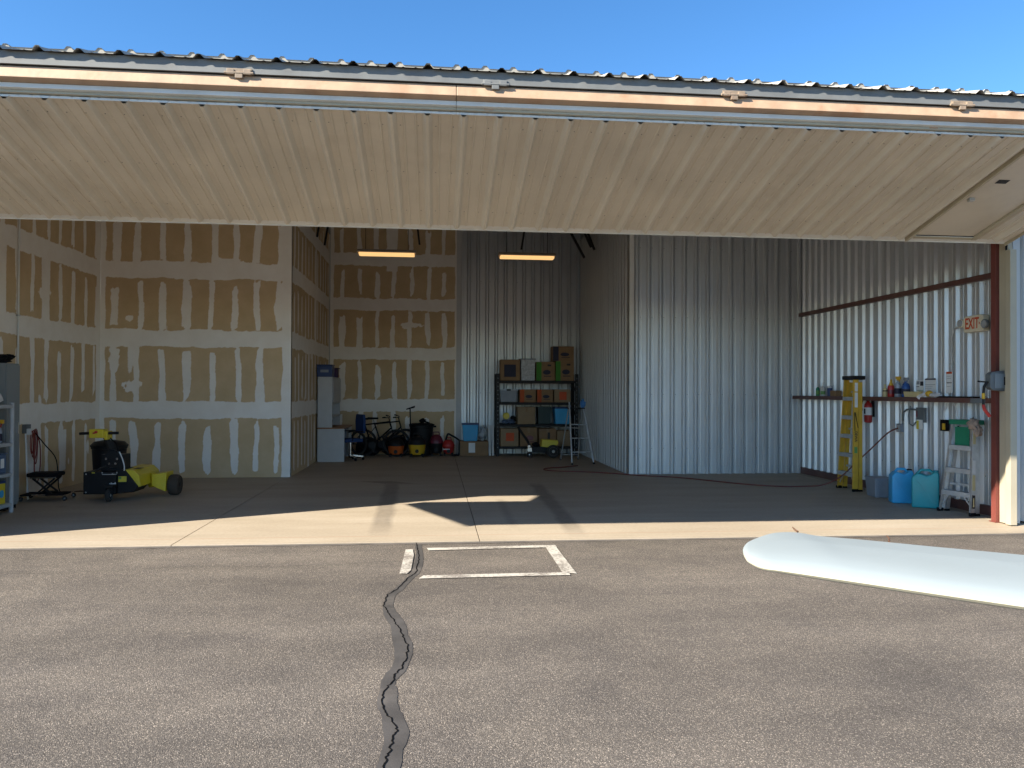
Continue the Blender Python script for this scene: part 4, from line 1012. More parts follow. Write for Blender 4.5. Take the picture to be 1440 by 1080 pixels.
# ================================================================== LEFT SIDE
# conduit on the drywall, cabinet and open shelf
t = thing('wall_conduit', 'thin white conduit running down the left drywall wall', 'conduit', (-5.975, 11.72, 1.95))
MB().tube([(0, 0, -0.75), (0, 0, 3.4)], 0.014, 8).build('conduit_run', M_TRIM, t, smooth=True)
MB().box(-0.02, 0.012, -0.03, 0.03, 0.7, 0.72).build('strap', M_ALUD, t)
t = thing('steel_cabinet', 'tall grey steel cabinet against the left drywall wall', 'cabinet', (-5.76, 11.05, 0)); b = (-5.76, 11.05, 0)
MB().box(-5.97, -5.60, 10.68, 11.02, 0.05, 1.94).build('body', M_CABG, t, base=b, bevel=0.006)
MB().box(-5.598, -5.585, 10.69, 11.01, 0.08, 1.92).build('door', M_CABG, t, base=b, bevel=0.003)
MB().box(-5.96, -5.62, 10.69, 11.01, 0.0, 0.049).build('plinth', M_MATTE, t, base=b)
MB().box(-5.584, -5.57, 10.95, 10.97, 1.0, 1.15).build('handle', M_CHROME, t, base=b)
o = MB().blob((0, 0, 0.05), 0.11, 12, 0.6, 3, (1.2, 1.3, 0.55)).blob((0.05, 0.1, 0.09), 0.06, 15, 0.6, 3, (1.3, 1.3, 0.5)).build('cable_bundle', M_MATTE, smooth=True)
o.location = (-5.74, 10.82, 1.945)
tag(o, 'heap of black cables on top of the grey cabinet', 'cables')
t = thing('shelf_unit', 'grey open shelf unit with bottles and tubs at the left edge', 'shelf', (-5.68, 10.0, 0)); b = (-5.68, 10.0, 0)
for yy in (9.44, 10.58):
    for xx in (-5.93, -5.46):
        MB().tube([(xx, yy, 0.0), (xx, yy, 1.42)], 0.028, 10).build('post', M_SHELFG, t, base=b, smooth=True)
for zz in (0.08, 0.47, 0.86, 1.35):
    MB().box(-5.95, -5.44, 9.42, 10.60, zz, zz + 0.045).build('shelf_board', M_SHELFG, t, base=b, bevel=0.01)
def loose(o, loc, lab, cat, group=None):
    o.location = loc; return tag(o, lab, cat, group)
loose(MB().blob((0, 0, 0.08), 0.13, 21, 0.5, 3, (0.9, 1.2, 0.75)).build('rag_pile', M_CLOTH, smooth=True), (-5.62, 10.38, 1.40), 'pile of white rags on top of the grey shelf unit', 'rags')
t = thing('spray_bottle', 'spray bottle with yellow trigger on the grey shelf unit', 'spray bottle', (-5.56, 10.44, 0.906), R(90))
MB().lathe([(0.045, 0), (0.05, 0.01), (0.05, 0.15), (0.04, 0.19), (0.018, 0.22), (0.018, 0.235)], n=18).build('body', M_SPRAY, t, smooth=True)
MB().lathe([(0.0506, 0.03), (0.0506, 0.12)], n=18).build('paper_label', M_INKB, t, smooth=True)
MB().box(-0.016, 0.016, -0.075, 0.04, 0.25, 0.30).box(-0.018, 0.018, -0.015, 0.02, 0.232, 0.255).build('spray_head', M_YPLA, t, bevel=0.006)
MB().bar((0, -0.05, 0.25), (0, -0.035, 0.20), 0.014, 0.01).build('trigger', M_REDP, t)
t = thing('storage_tub', 'see-through tub of blue parts on the grey shelf unit', 'tub', (-5.66, 10.30, 0.517))
MB().box(-0.17, 0.17, -0.22, 0.22, 0.0, 0.24).build('body', M_BCLEAR, t, bevel=0.015)
MB().box(-0.18, 0.18, -0.23, 0.23, 0.242, 0.262).build('lid', M_BCLEAR, t, bevel=0.006)
MB().box(0.1715, 0.174, 0.08, 0.16, 0.07, 0.19).build('paper_label', M_PAPER, t)
t = thing('product_carton', 'yellow product box with blue lid on the lowest grey shelf', 'box', (-5.62, 10.33, 0.127))
MB().box(-0.12, 0.12, -0.19, 0.19, 0.0, 0.26).build('body', M_YEL, t, bevel=0.004)
MB().box(-0.123, 0.123, -0.193, 0.193, 0.262, 0.29).build('lid', M_NAVY, t, bevel=0.004)
MB().lathe([(0.05, 0.0), (0.05, 0.003)], (0.121, 0.1, 0.13), 16, 'x').build('print', M_BLUE, t)

# outlet with a hung red cord
t = thing('wall_outlet', 'dark outlet box with white plug on the left drywall wall', 'outlet', (-5.97, 11.95, 0.95))
MB().box(-0.026, 0.04, -0.06, 0.06, 0.0, 0.13).build('box', M_GREYB, t, bevel=0.004)
MB().box(0.04, 0.085, -0.07, -0.01, -0.02, 0.07).build('plug', M_PAPER, t, bevel=0.006)
t = thing('hung_cord', 'coiled red extension cord hanging from the left wall outlet', 'cord', (-5.90, 12.02, 0.35))
for k in range(4):
    w = 0.05 + 0.018 * k
    pts = [(0.012 * k - 0.02, 0.012 * k + math.sin(q * math.pi / 8) * w * (0.7 + 0.3 * math.sin(q * math.pi / 16 + k)), 0.46 + (0.17 + 0.03 * k) * math.cos(q * math.pi / 8) - 0.02 * k) for q in range(16)]
    MB().tube(pts, 0.007, 6, True).build('coil', M_RCORD, t, smooth=True)
MB().tube(spline([(0.02, -0.02, 0.62), (0.03, 0.12, 0.45), (0.03, 0.14, 0.1), (0.04, 0.05, -0.12), (0.04, -0.04, -0.02), (0.03, -0.03, 0.3), (0.02, 0.0, 0.55)]), 0.009, 6).build('loop', M_RCORD, t, smooth=True)
MB().tube(spline([(0.02, -0.02, 0.62), (0.06, 0.2, 0.42), (0.1, 0.45, 0.2), (0.12, 0.5, -0.05), (0.16, 0.5, -0.338), (0.4, 0.6, -0.34), (0.9, 0.55, -0.34)]), 0.008, 6).build('cord_tail', M_MATTE, t, smooth=True)
o = MB().tube([(0, 0, 0), (-0.05, 0.02, 0.95)], 0.012, 8).build('white_pole', M_PAPER, smooth=True)
loose(o, (-5.86, 11.80, 0.0), 'thin white pole leaning on the wall behind the creeper seat', 'pole')

# rolling mechanic seat
t = thing('creeper_seat', 'low black rolling mechanic seat with casters by the left wall', 'stool', (-5.58, 11.75, 0), R(6))
t.scale = (0.9, 0.9, 1.0)
MB().box(-0.24, 0.22, -0.17, 0.17, 0.34, 0.40).build('seat', M_MATTE, t, bevel=0.025)
MB().box(-0.20, 0.18, -0.13, 0.13, 0.318, 0.338).build('seat_pan', M_CHROME, t)
for s in (-1, 1):
    MB().bar((-0.16, s * 0.12, 0.32), (0.12, s * 0.14, 0.10), 0.025, 0.025).bar((0.16, s * 0.12, 0.32), (-0.10, s * 0.14, 0.10), 0.025, 0.025).build('scissor_leg', M_DARK, t)
MB().box(-0.32, 0.30, -0.19, 0.19, 0.075, 0.098).box(-0.1, 0.12, -0.16, 0.16, 0.10, 0.115).build('tray', M_MATTE, t, bevel=0.006)
MB().tube([(-0.15, -0.195, 0.09), (0.05, -0.197, 0.09)], 0.007, 6).build('tray_rail', M_CHROME, t)
for xx, yy in ((-0.30, -0.2), (0.33, -0.2), (0.33, 0.2), (-0.30, 0.2)):
    a, c = MB(), MB(); wheel(a, c, (xx, yy, 0.037), 0.036, 0.026, 'y', 14)
    w_ = a.build('caster_tyre', M_RUB, t, smooth=True); c.build('caster_hub', M_CHROME, w_, smooth=True)
    MB().box(xx - 0.012, xx + 0.012, yy - 0.018, yy + 0.018, 0.0735, 0.085).build('caster_fork', M_CHROME, t)

# black waste bin in the corner
t = thing('waste_bin', 'black lidded waste bin standing behind the yellow tow tug', 'bin', (-5.12, 12.75, 0))
MB().lathe([(0.20, 0.0), (0.21, 0.01), (0.25, 0.66), (0.262, 0.67), (0.262, 0.70)], n=24).build('body', M_BLACK, t, smooth=True)
MB().lathe([(0.27, 0.695), (0.275, 0.72), (0.22, 0.775), (0.08, 0.80), (0.0, 0.802)], n=24).build('lid', M_BLACK, t, smooth=True)

# tow tug
t = thing('tow_tug', 'black and yellow powered aircraft tow tug with handlebar', 'tow tug', (-4.55, 11.9, 0)); b = (-4.55, 11.9, 0)
def T(mb, nm, m, bev=0.0, par=None, sm=False, k=0.0):
    if k: mb.v = [(-4.98 + (p[0] + 4.98) * k, p[1], p[2]) for p in mb.v]
    return mb.build(nm, m, par or t, base=b, bevel=bev, smooth=sm)
T(MB().box(-4.98, -4.40, 11.52, 11.92, 0.10, 0.42), 'front_body', M_BLACK, 0.012, k=0.76)
T(MB().prism([(-4.40, 0.10), (-4.10, 0.12), (-4.02, 0.20), (-4.26, 0.44), (-4.55, 0.47), (-4.62, 0.425), (-4.40, 0.425)], 'y', 11.58, 11.98), 'middle_body', M_BLACK, 0.008, k=0.76)
yb_ = T(MB().prism([(-4.24, 0.14), (-3.98, 0.20), (-4.02, 0.36), (-4.12, 0.435), (-4.36, 0.445), (-4.26, 0.36)], 'y', 11.60, 12.42), 'yellow_deck', M_YEL, 0.006, k=0.76)
T(MB().tube([(-4.02, 12.05, 0.24), (-3.96, 12.12, 0.235)], [0.11, 0.11], 18), 'gearbox_collar', M_YEL, 0, None, True, 0.76)
T(MB().prism([(-3.96, 0.16), (-3.70, 0.075), (-3.68, 0.36), (-3.96, 0.33)], 'y', 11.98, 12.30), 'axle_housing', M_YEL, 0.008, k=0.76)
for xx, yy in ((-3.92, 12.14),):
    a, c = MB(), MB(); wheel(a, c, (xx, yy, 0.158), 0.157, 0.15, 'x', 28)
    w_ = T(a, 'drive_tyre', M_BRUB, 0, None, True); c.build('drive_hub', M_DARK, w_, base=None, smooth=True)
    w_.children[0].data.transform(Matrix.Translation((-b[0], -b[1], -b[2])))
a, c = MB(), MB(); wheel(a, c, (-4.60, 11.45, 0.096), 0.095, 0.05, 'x', 20)
w_ = T(a, 'caster_tyre', M_RUB, 0, None, True); w2 = c.build('caster_hub', M_ALUD, w_, smooth=True); w2.data.transform(Matrix.Translation((-b[0], -b[1], -b[2])))
T(MB().box(-4.66, -4.54, 11.43, 11.53, 0.20, 0.24).bar((-4.645, 11.45, 0.1), (-4.645, 11.46, 0.21), 0.01, 0.04, (0, 1, 0)).bar((-4.555, 11.45, 0.1), (-4.555, 11.46, 0.21), 0.01, 0.04, (0, 1, 0)), 'caster_fork', M_BLACK)
T(MB().box(-4.62, -4.53, 11.513, 11.519, 0.247, 0.256).box(-4.60, -4.59, 11.512, 11.5185, 0.258, 0.268).box(-4.545, -4.535, 11.512, 11.5185, 0.258, 0.27), 'badge', M_PAPER)
T(MB().box(-4.52, -4.41, 11.572, 11.579, 0.27, 0.35), 'yellow_label', M_INKY)
T(MB().box(-4.515, -4.48, 11.568, 11.5715, 0.31, 0.345), 'print', M_INKG)
T(MB().box(-4.86, -4.82, 11.512, 11.519, 0.40, 0.416), 'badge', M_INKY)
T(MB().tube([(-4.72, 11.515, 0.385), (-4.52, 11.515, 0.385)], 0.006, 6).tube([(-4.72, 11.515, 0.40), (-4.72, 11.515, 0.42)], 0.008, 6).tube([(-4.52, 11.515, 0.40), (-4.52, 11.515, 0.42)], 0.008, 6), 'grab_rail', M_ALUD)
T(MB().box(-4.78, -4.46, 11.62, 11.86, 0.425, 0.66).tube([(-4.62, 11.60, 0.62), (-4.62, 11.66, 0.62)], 0.11, 20), 'motor_cover', M_BLACK, 0.01)
for xx, zz in ((-4.70, 0.60), (-4.55, 0.60), (-4.57, 0.53), (-4.66, 0.53)):
    T(MB().lathe([(0.016, -0.012), (0.018, 0.0), (0.012, 0.004)], (xx, 11.605, zz), 10, 'y'), 'bolt', M_CHROME)
T(MB().bar((-4.64, 11.70, 0.64), (-4.72, 11.62, 0.92), 0.07, 0.06).bar((-4.60, 11.74, 0.60), (-4.66, 11.66, 0.86), 0.04, 0.04), 'mast', M_BLACK, 0.006)
cb = T(MB().box(-4.90, -4.70, 11.50, 11.66, 0.905, 1.03), 'control_box', M_YEL, 0.012)
T(MB().box(-4.70, -4.655, 11.52, 11.70, 0.88, 1.0), 'control_box_side', M_YEL, 0.008)
T(MB().lathe([(0.018, -0.02), (0.02, 0.0), (0.012, 0.006)], (-4.80, 11.50, 0.99), 12, 'y').box(-4.845, -4.815, 11.49, 11.499, 0.965, 0.985), 'switch', M_REDP)
T(MB().tube([(-5.05, 11.56, 0.965), (-4.90, 11.56, 0.97)], 0.021, 12).tube([(-4.70, 11.56, 0.97), (-4.52, 11.56, 0.975)], 0.021, 12), 'handlebar', M_BLACK, 0, None, True)
T(MB().tube(spline([(-4.52, 11.6, 0.70), (-4.47, 11.58, 0.60), (-4.44, 11.57, 0.50), (-4.44, 11.57, 0.43)]), 0.008, 6), 'cable', M_PAPER, 0, None, True)

T(MB().tube(spline([(-4.70, 11.60, 0.50), (-4.78, 11.54, 0.46), (-4.84, 11.53, 0.42), (-4.86, 11.55, 0.40)]), 0.010, 6), 'cable', M_RUB, 0, None, True)
T(MB().tube(spline([(-4.66, 11.62, 0.90), (-4.56, 11.58, 0.82), (-4.55, 11.60, 0.72), (-4.60, 11.62, 0.64)]), 0.008, 6), 'cable', M_MATTE, 0, None, True)
for xx, zz in ((-4.94, 0.13), (-4.94, 0.39), (-4.58, 0.13), (-4.58, 0.39)):
    T(MB().lathe([(0.010, -0.006), (0.011, 0.0)], (xx, 11.518, zz), 8, 'y'), 'bolt', M_GALV)
for xx, yy in ((-4.47, 11.597), (-4.38, 11.597)):
    T(MB().lathe([(0.010, -0.006), (0.011, 0.0)], (xx, yy, 0.34), 8, 'y'), 'bolt', M_GALV)
T(MB().box(-4.40, -4.30, 11.75, 11.95, 0.4365, 0.4385), 'warning_label', M_INK)

# ================================================================== BACK BAY: DESK
t = thing('desk', 'white corner desk with tall hutch against the shaded drywall', 'desk', (-2.3, 17.5, 0)); b = (-2.3, 17.5, 0)
MB().box(-2.60, -2.01, 17.50, 17.53, 0.0, 0.735).build('end_panel', M_WHITE, t, base=b, bevel=0.003)
MB().box(-2.60, -2.01, 18.95, 18.98, 0.0, 0.735).build('end_panel', M_WHITE, t, base=b, bevel=0.003)
MB().box(-2.60, -2.58, 17.532, 18.948, 0.1, 0.735).build('back_panel', M_WHITE, t, base=b)
MB().box(-2.61, -1.99, 17.48, 19.0, 0.737, 0.765).build('desktop', M_WOOD, t, base=b, bevel=0.004)
MB().box(-2.60, -2.28, 17.50, 17.525, 0.767, 1.90).build('hutch_side', M_WHITE, t, base=b, bevel=0.003)
MB().box(-2.60, -2.28, 18.9, 18.925, 0.767, 1.90).build('hutch_side', M_WHITE, t, base=b)
MB().box(-2.60, -2.58, 17.527, 18.898, 0.767, 1.88).build('hutch_back', M_WHITE, t, base=b)
for zz in (1.0, 1.30, 1.88): MB().box(-2.579, -2.28, 17.527, 18.898, zz, zz + 0.02).build('hutch_shelf', M_WHITE, t, base=b)
for yy in (17.55, 18.0, 18.45): MB().box(-2.278, -2.262, yy, yy + 0.43, 1.33, 1.87).build('hutch_door', M_WHITE, t, base=b, bevel=0.003)
MB().box(-2.5, -2.05, 18.3, 18.7, 0.05, 0.70).build('drawer_unit', M_GTUB, t, base=b)
loose(MB().box(-0.12, 0.1, -0.12, 0.12, 0, 0.16).build('toy_box', M_WINE, bevel=0.01), (-2.42, 17.8, 0.768), 'dark red box in the hutch of the white desk', 'box')
t = thing('storage_tub', 'navy blue tub with pale print on top of the hutch', 'tub', (-2.45, 17.72, 1.902))
MB().box(-0.18, 0.16, -0.19, 0.22, 0, 0.25).build('body', M_NAVY, t, bevel=0.015)
MB().box(-0.19, 0.17, -0.2, 0.23, 0.252, 0.275).build('lid', M_NAVY, t, bevel=0.008)
MB().box(-0.1, 0.08, -0.193, -0.191, 0.1, 0.16).build('print', M_GTUB, t)
loose(MB().box(-0.1, 0.14, -0.2, 0.2, 0, 0.20).box(-0.12, 0.18, -0.21, 0.21, 0.201, 0.215).build('fabric_box', M_PURP, bevel=0.008), (-2.40, 18.25, 1.902), 'dark purple box behind the navy tub on the hutch', 'box')

# office chair
t = thing('office_chair', 'blue fabric office chair with chrome casters beside the white desk', 'chair', (-1.92, 17.9, 0), R(-60))
MB().box(-0.23, 0.23, -0.22, 0.22, 0.42, 0.50).build('seat', M_BCHAIR, t, bevel=0.03)
MB().prism([(-0.21, 0.62), (0.21, 0.62), (0.23, 0.9), (0.19, 1.05), (-0.19, 1.05), (-0.23, 0.9)], 'y', 0.22, 0.28).build('backrest', M_BCHAIR, t, bevel=0.02)
MB().bar((0, 0.2, 0.44), (0, 0.27, 0.7), 0.05, 0.02).build('back_support', M_DARK, t)
MB().tube([(0, 0, 0.12), (0, 0, 0.42)], 0.03, 10).build('gas_column', M_CHROME, t)
for k in range(5):
    g_ = k * 2 * math.pi / 5; cx_, cy_ = 0.29 * math.cos(g_), 0.29 * math.sin(g_)
    MB().bar((0, 0, 0.12), (cx_, cy_, 0.085), 0.035, 0.03).build('base_leg', M_CHROME, t)
    a = MB(); wheel(a, None, (cx_, cy_, 0.031), 0.03, 0.04, 'x' if k % 2 else 'y', 12); a.build('caster', M_BLACK, t, smooth=True)
for s in (-1, 1):
    MB().tube([(s * 0.24, -0.05, 0.46), (s * 0.28, -0.05, 0.66), (s * 0.28, 0.12, 0.67), (s * 0.25, 0.22, 0.66)], 0.014, 8).build('armrest', M_BLACK, t, smooth=True)

# bicycles
def bicycle(label, loc, rz, lean, fm):
    t = thing('bicycle', label, 'bicycle', loc, rz)
    t.rotation_euler = (lean, 0, rz)
    Rw = 0.33
    for xx in (-0.52, 0.52):
        a = MB(); ring = [(xx + Rw * 0.95 * math.cos(q * math.pi / 16), 0, Rw + Rw * 0.95 * math.sin(q * math.pi / 16)) for q in range(32)]
        a.tube(ring, 0.022, 8, True); w_ = a.build('tyre', M_RUB, t, smooth=True)
        s_ = MB()
        for q in range(14):
            g_ = q * 2 * math.pi / 14; s_.tube([(xx, 0.012 * (-1) ** q, Rw), (xx + Rw * 0.9 * math.cos(g_), 0, Rw + Rw * 0.9 * math.sin(g_))], 0.0015, 4)
        s_.lathe([(0.02, -0.04), (0.02, 0.04)], (xx, 0, Rw), 10, 'y')
        s_.build('spokes', M_DARK, w_)
        ring = [(xx + Rw * 0.87 * math.cos(q * math.pi / 16), 0, Rw + Rw * 0.87 * math.sin(q * math.pi / 16)) for q in range(32)]
        MB().tube(ring, 0.011, 6, True).build('rim', M_DARK, w_, smooth=True)
    BB, ST, HT, HB = (-0.08, 0, 0.28), (-0.24, 0, 0.78), (0.36, 0, 0.85), (0.40, 0, 0.70)
    MB().tube([BB, ST], 0.018, 8).tube([ST, HT], 0.017, 8).tube([BB, HB], 0.020, 8).tube([HT, HB], 0.02, 8).tube([(-0.52, 0.03, Rw), BB], 0.010, 6).tube([(-0.52, 0.03, Rw), (-0.22, 0, 0.72)], 0.009, 6).build('frame', fm, t, smooth=True)
    MB().tube([HB, (0.46, 0.04, 0.5), (0.52, 0.045, Rw)], 0.012, 8).tube([HB, (0.46, -0.04, 0.5), (0.52, -0.045, Rw)], 0.012, 8).build('fork', fm, t, smooth=True)
    MB().tube([ST, (-0.28, 0, 0.90)], 0.013, 8).build('seat_post', M_ALUD, t, smooth=True)
    MB().prism([(-0.42, -0.07), (-0.38, -0.075), (-0.25, -0.03), (-0.15, -0.02), (-0.15, 0.02), (-0.25, 0.03), (-0.38, 0.075), (-0.42, 0.07)], 'z', 0.90, 0.945).build('saddle', M_MATTE, t, bevel=0.012)
    MB().tube([HT, (0.34, 0, 0.95)], 0.014, 8).tube([(0.28, -0.29, 0.97), (0.34, -0.15, 0.96), (0.36, 0, 0.955), (0.34, 0.15, 0.96), (0.28, 0.29, 0.97)], 0.012, 8).build('handlebar', M_DARK, t, smooth=True)
    for s in (-1, 1): MB().tube([(0.28, s * 0.2, 0.972), (0.235, s * 0.31, 0.975)], 0.017, 8).build('grip', M_MATTE, t, smooth=True)
    MB().lathe([(0.09, -0.006), (0.095, 0.0), (0.09, 0.006)], (-0.08, -0.05, 0.28), 20, 'y').tube([(-0.08, -0.06, 0.28), (-0.02, -0.065, 0.12)], 0.009, 6).tube([(-0.08, 0.06, 0.28), (-0.14, 0.065, 0.44)], 0.009, 6).build('crankset', M_DARK, t, smooth=True)
    for sx, s, zz in ((-0.02, -1, 0.12), (-0.14, 1, 0.44)): MB().box(sx - 0.04, sx + 0.04, s * 0.07 - (0.08 if s < 0 else 0), s * 0.07 + (0.08 if s > 0 else 0), zz - 0.01, zz + 0.012).build('pedal', M_BLACK, t)
    return t
bicycle('front black bicycle leaning beside the desk', (-1.42, 18.75, 0.0), R(12), R(-7), M_MATTE)
bicycle('rear black bicycle leaning close to the drywall back wall', (-1.22, 19.12, 0.0), R(6), R(-8), M_DARK)

# gear heaped behind the bicycles
for k, (xx, yy, rr, lab) in enumerate(((-1.62, 19.25, 0.22, 'dark gear bag heaped behind the bicycles near the desk'), (-0.98, 19.38, 0.24, 'dark gear bag heaped behind the orange shop vacuum'))):
    t = thing('gear_bag', lab, 'bag', (xx, yy, 0.0))
    MB().blob((0, 0, rr * 0.92), rr, 50 + k, 0.35, 3, (1.45, 0.62, 1.0)).build('bag_body', M_MATTE, t, smooth=True)
    MB().tube([(-0.16, -0.1, rr * 1.6), (-0.1, -0.12, rr * 2.0), (0.08, -0.12, rr * 2.02), (0.15, -0.1, rr * 1.6)], 0.014, 6).build('strap', M_DARK, t, smooth=True)

# shop vacuums and bin
def shopvac(label, loc, rz, r, h, bodym, topm, hose=True):
    t = thing('shop_vacuum', label, 'vacuum', loc, rz)
    MB().lathe([(r * 0.78, 0.06), (r * 0.82, 0.07), (r, h * 0.58), (r * 1.02, h * 0.6)], n=24).build('tank', bodym, t, smooth=True)
    MB().lathe([(r * 1.05, h * 0.6), (r * 1.06, h * 0.67), (r * 0.9, h * 0.8), (r * 0.72, h * 0.92), (r * 0.4, h * 1.0), (0.01, h * 1.01)], n=24).build('motor_head', topm, t, smooth=True)
    MB().tube([(-r * 0.5, 0, h * 0.9), (-r * 0.4, 0, h * 1.12), (r * 0.4, 0, h * 1.12), (r * 0.5, 0, h * 0.9)], 0.016, 8).build('carry_handle', topm, t, smooth=True)
    MB().lathe([(0.045, -0.03), (0.045, 0.0), (0.03, 0.004)], (0, -r * 0.92, h * 0.3), 14, 'y').build('hose_port', M_BLACK, t, smooth=True)
    for k in range(4):
        g_ = math.pi / 4 + k * math.pi / 2; cx_, cy_ = r * 0.95 * math.cos(g_), r * 0.95 * math.sin(g_)
        MB().bar((cx_ * 0.7, cy_ * 0.7, 0.075), (cx_, cy_, 0.065), 0.05, 0.03).build('caster_arm', M_BLACK, t)
        a = MB(); wheel(a, None, (cx_, cy_, 0.028), 0.027, 0.024, 'y', 12); a.build('caster', M_BLACK, t, smooth=True)
    if hose:
        pts = [(-r * 0.3 + (r * 1.3) * math.cos(q / 14 * 5.2), -r * 0.2 + (r * 0.9) * math.sin(q / 14 * 5.2), h * 1.0 + 0.05 * math.sin(q) + 0.02) for q in range(15)]
        MB().tube(spline(pts, 3), 0.022, 8).build('hose', M_BLACK, t, smooth=True)
    return t
shopvac('orange and black shop vacuum in front of the bicycle wheel', (-0.93, 18.85, 0), 0, 0.20, 0.44, M_ORNG, M_BLACK)
shopvac('yellow and black shop vacuum before the black waste bin', (-0.42, 18.75, 0), 0, 0.21, 0.50, M_YPLA, M_BLACK, False)
shopvac('wine red canister vacuum right of the yellow shop vacuum', (0.04, 19.05, 0), 0, 0.165, 0.52, M_BLACK, M_WINE, False)
t = shopvac('small red canister vacuum with curved black hose', (0.34, 19.02, 0), 0, 0.145, 0.40, M_REDP, M_REDP, False)
MB().tube(spline([(-0.07, 0.0, 0.34), (-0.02, -0.02, 0.53), (0.08, -0.03, 0.50), (0.24, -0.03, 0.40), (0.27, -0.03, 0.32), (0.265, -0.03, 0.05), (0.2, -0.05, 0.03), (0.1, -0.1, 0.03)]), 0.024, 8).build('hose', M_BLACK, t, smooth=True)
MB().box(-0.145, 0.03, -0.142, -0.128, 0.16, 0.18).build('stripe', M_PAPER, t)
t = thing('waste_bin', 'large black round waste bin behind the yellow shop vacuum', 'bin', (-0.32, 19.25, 0))
MB().lathe([(0.23, 0.0), (0.24, 0.01), (0.29, 0.70), (0.31, 0.71), (0.31, 0.74)], n=26).build('body', M_BLACK, t, smooth=True)
MB().lathe([(0.315, 0.742), (0.32, 0.765), (0.25, 0.79), (0.0, 0.80)], n=26).build('lid', M_MATTE, t, smooth=True)
MB().box(0.18, 0.36, -0.08, 0.08, 0.69, 0.735).build('side_handle', M_BLACK, t, bevel=0.01)
loose(MB().blob((0, 0, 0.05), 0.07, 31, 0.6, 3, (1.1, 1, 0.8)).bar((0, 0, 0.05), (0.17, -0.05, 0.0), 0.05, 0.03).build('hand_tool', M_MATTE, smooth=True), (-0.30, 19.2, 0.803), 'black power tool lying on the round waste bin lid', 'tool')
t = thing('floor_brush', 'upright pole with wide floor head beside the round waste bin', 'brush', (-0.60, 19.0, 0))
MB().tube([(0.02, 0.1, 0.0), (0, 0, 1.16)], 0.016, 8).build('pole', M_BLACK, t, smooth=True)
MB().hexa([(-0.10, -0.04, 1.13), (0.11, -0.04, 1.18), (0.11, 0.05, 1.18), (-0.10, 0.05, 1.13), (-0.09, -0.03, 1.16), (0.12, -0.03, 1.235), (0.12, 0.04, 1.235), (-0.09, 0.04, 1.16)]).build('brush_head', M_BLACK, t, bevel=0.006)

# ================================================================== BACK BAY: RACK AND BOXES
RY0, RY1 = 18.82, 19.42
t = thing('storage_rack', 'black steel storage rack loaded with boxes against the metal back wall', 'rack', (2.55, 19.1, 0)); b = (2.55, 19.1, 0)
for xx in (1.50, 3.46):
    for yy in (RY0, RY1 - 0.05):
        mb = MB().box(xx, xx + 0.085, yy, yy + 0.006, 0.0, 2.03).box(xx if xx < 2 else xx + 0.079, xx + 0.006 if xx < 2 else xx + 0.085, yy + 0.0062, yy + 0.05, 0.0, 2.03)
        up_ = mb.build('upright', M_DARK, t, base=b)
        if yy == RY0:
            for zz in [0.2 + 0.1 * q for q in range(18)]:
                MB().box(xx + 0.03, xx + 0.055, yy - 0.001, yy - 0.0003, zz, zz + 0.03).build('slot', M_GREYB, up_, base=b)
    for zz in (0.3, 0.9, 1.5): MB().bar((xx + 0.04, RY0 + 0.01, zz), (xx + 0.04, RY1 - 0.03, zz + 0.35), 0.02, 0.02).build('side_brace', M_DARK, t, base=b)
SHZ = (0.24, 0.785, 1.325, 1.86)
for zz in SHZ:
    MB().box(1.587, 3.458, RY0 - 0.004, RY0 + 0.03, zz - 0.062, zz - 0.004).box(1.587, 3.458, RY1 - 0.03, RY1, zz - 0.062, zz - 0.004).build('beam', M_DARK, t, base=b, bevel=0.003)
    MB().box(1.59, 3.455, RY0 + 0.002, RY1 - 0.002, zz - 0.0035, zz).build('shelf_board', M_MATTE, t, base=b)
def carton(label, x0, x1, z0, z1, m=M_CART, y=RY0 + 0.012, d=0.42, side=None, oval=None, square=None, hole=False, tape=True, slotmark=None, cat='box', group=None):
    cx_ = (x0 + x1) / 2; w, h = x1 - x0 - 0.012, z1 - z0
    t = thing('cardboard_box', label, cat, (cx_, y, z0 + 0.001), 0, group)
    MB().box(-w / 2, w / 2, 0, d, 0, h).build('body', m, t, bevel=0.006)
    MB().box(-w / 2 + 0.004, w / 2 - 0.004, 0.004, d / 2 - 0.003, h + 0.0005, h + 0.005).build('flap', m, t)
    MB().box(-w / 2 + 0.004, w / 2 - 0.004, d / 2 + 0.003, d - 0.004, h + 0.0005, h + 0.005).build('flap', m, t)
    if tape: MB().box(-0.025, 0.025, -0.0015, -0.0003, h * 0.72, h).build('tape', M_CART2 if m is M_CART else M_CART, t)
    if side: MB().box(-w / 2 + 0.001, -w / 2 + w * 0.27, -0.0016, -0.0004, 0.002, h - 0.002).build('print', side, t)
    if oval:
        poly = [(0.06 * w + 0.21 * w * math.cos(q * math.pi / 8), h * 0.45 + 0.13 * h * math.sin(q * math.pi / 8)) for q in range(16)]
        MB().prism(poly, 'y', -0.003, -0.0018).build('print', oval, t)
        MB().box(-0.1 * w, 0.3 * w, -0.003, -0.0018, h * 0.22, h * 0.26).build('print', oval, t)
    if square: MB().box(*square[:2], -0.003, -0.0018, *square[2:4]).build('print', square[4], t)
    if hole: MB().box(0.1 * w, 0.3 * w, -0.003, -0.0018, h * 0.78, h * 0.87).build('hand_hole', M_INK, t)
    return t
Z4, Z3, Z2, Z1 = [q + 0.001 for q in (SHZ[3], SHZ[2], SHZ[1], SHZ[0])]
carton('cardboard box with black square print at the left of the top rack shelf', 1.60, 2.09, Z4, 2.37, square=(-0.15, 0.14, 0.09, 0.39, M_INKB), tape=False)
t = thing('printed_packs', 'silver printed packs stacked beside the black square box', 'packs', (2.29, RY0 + 0.02, Z4 + 0.001))
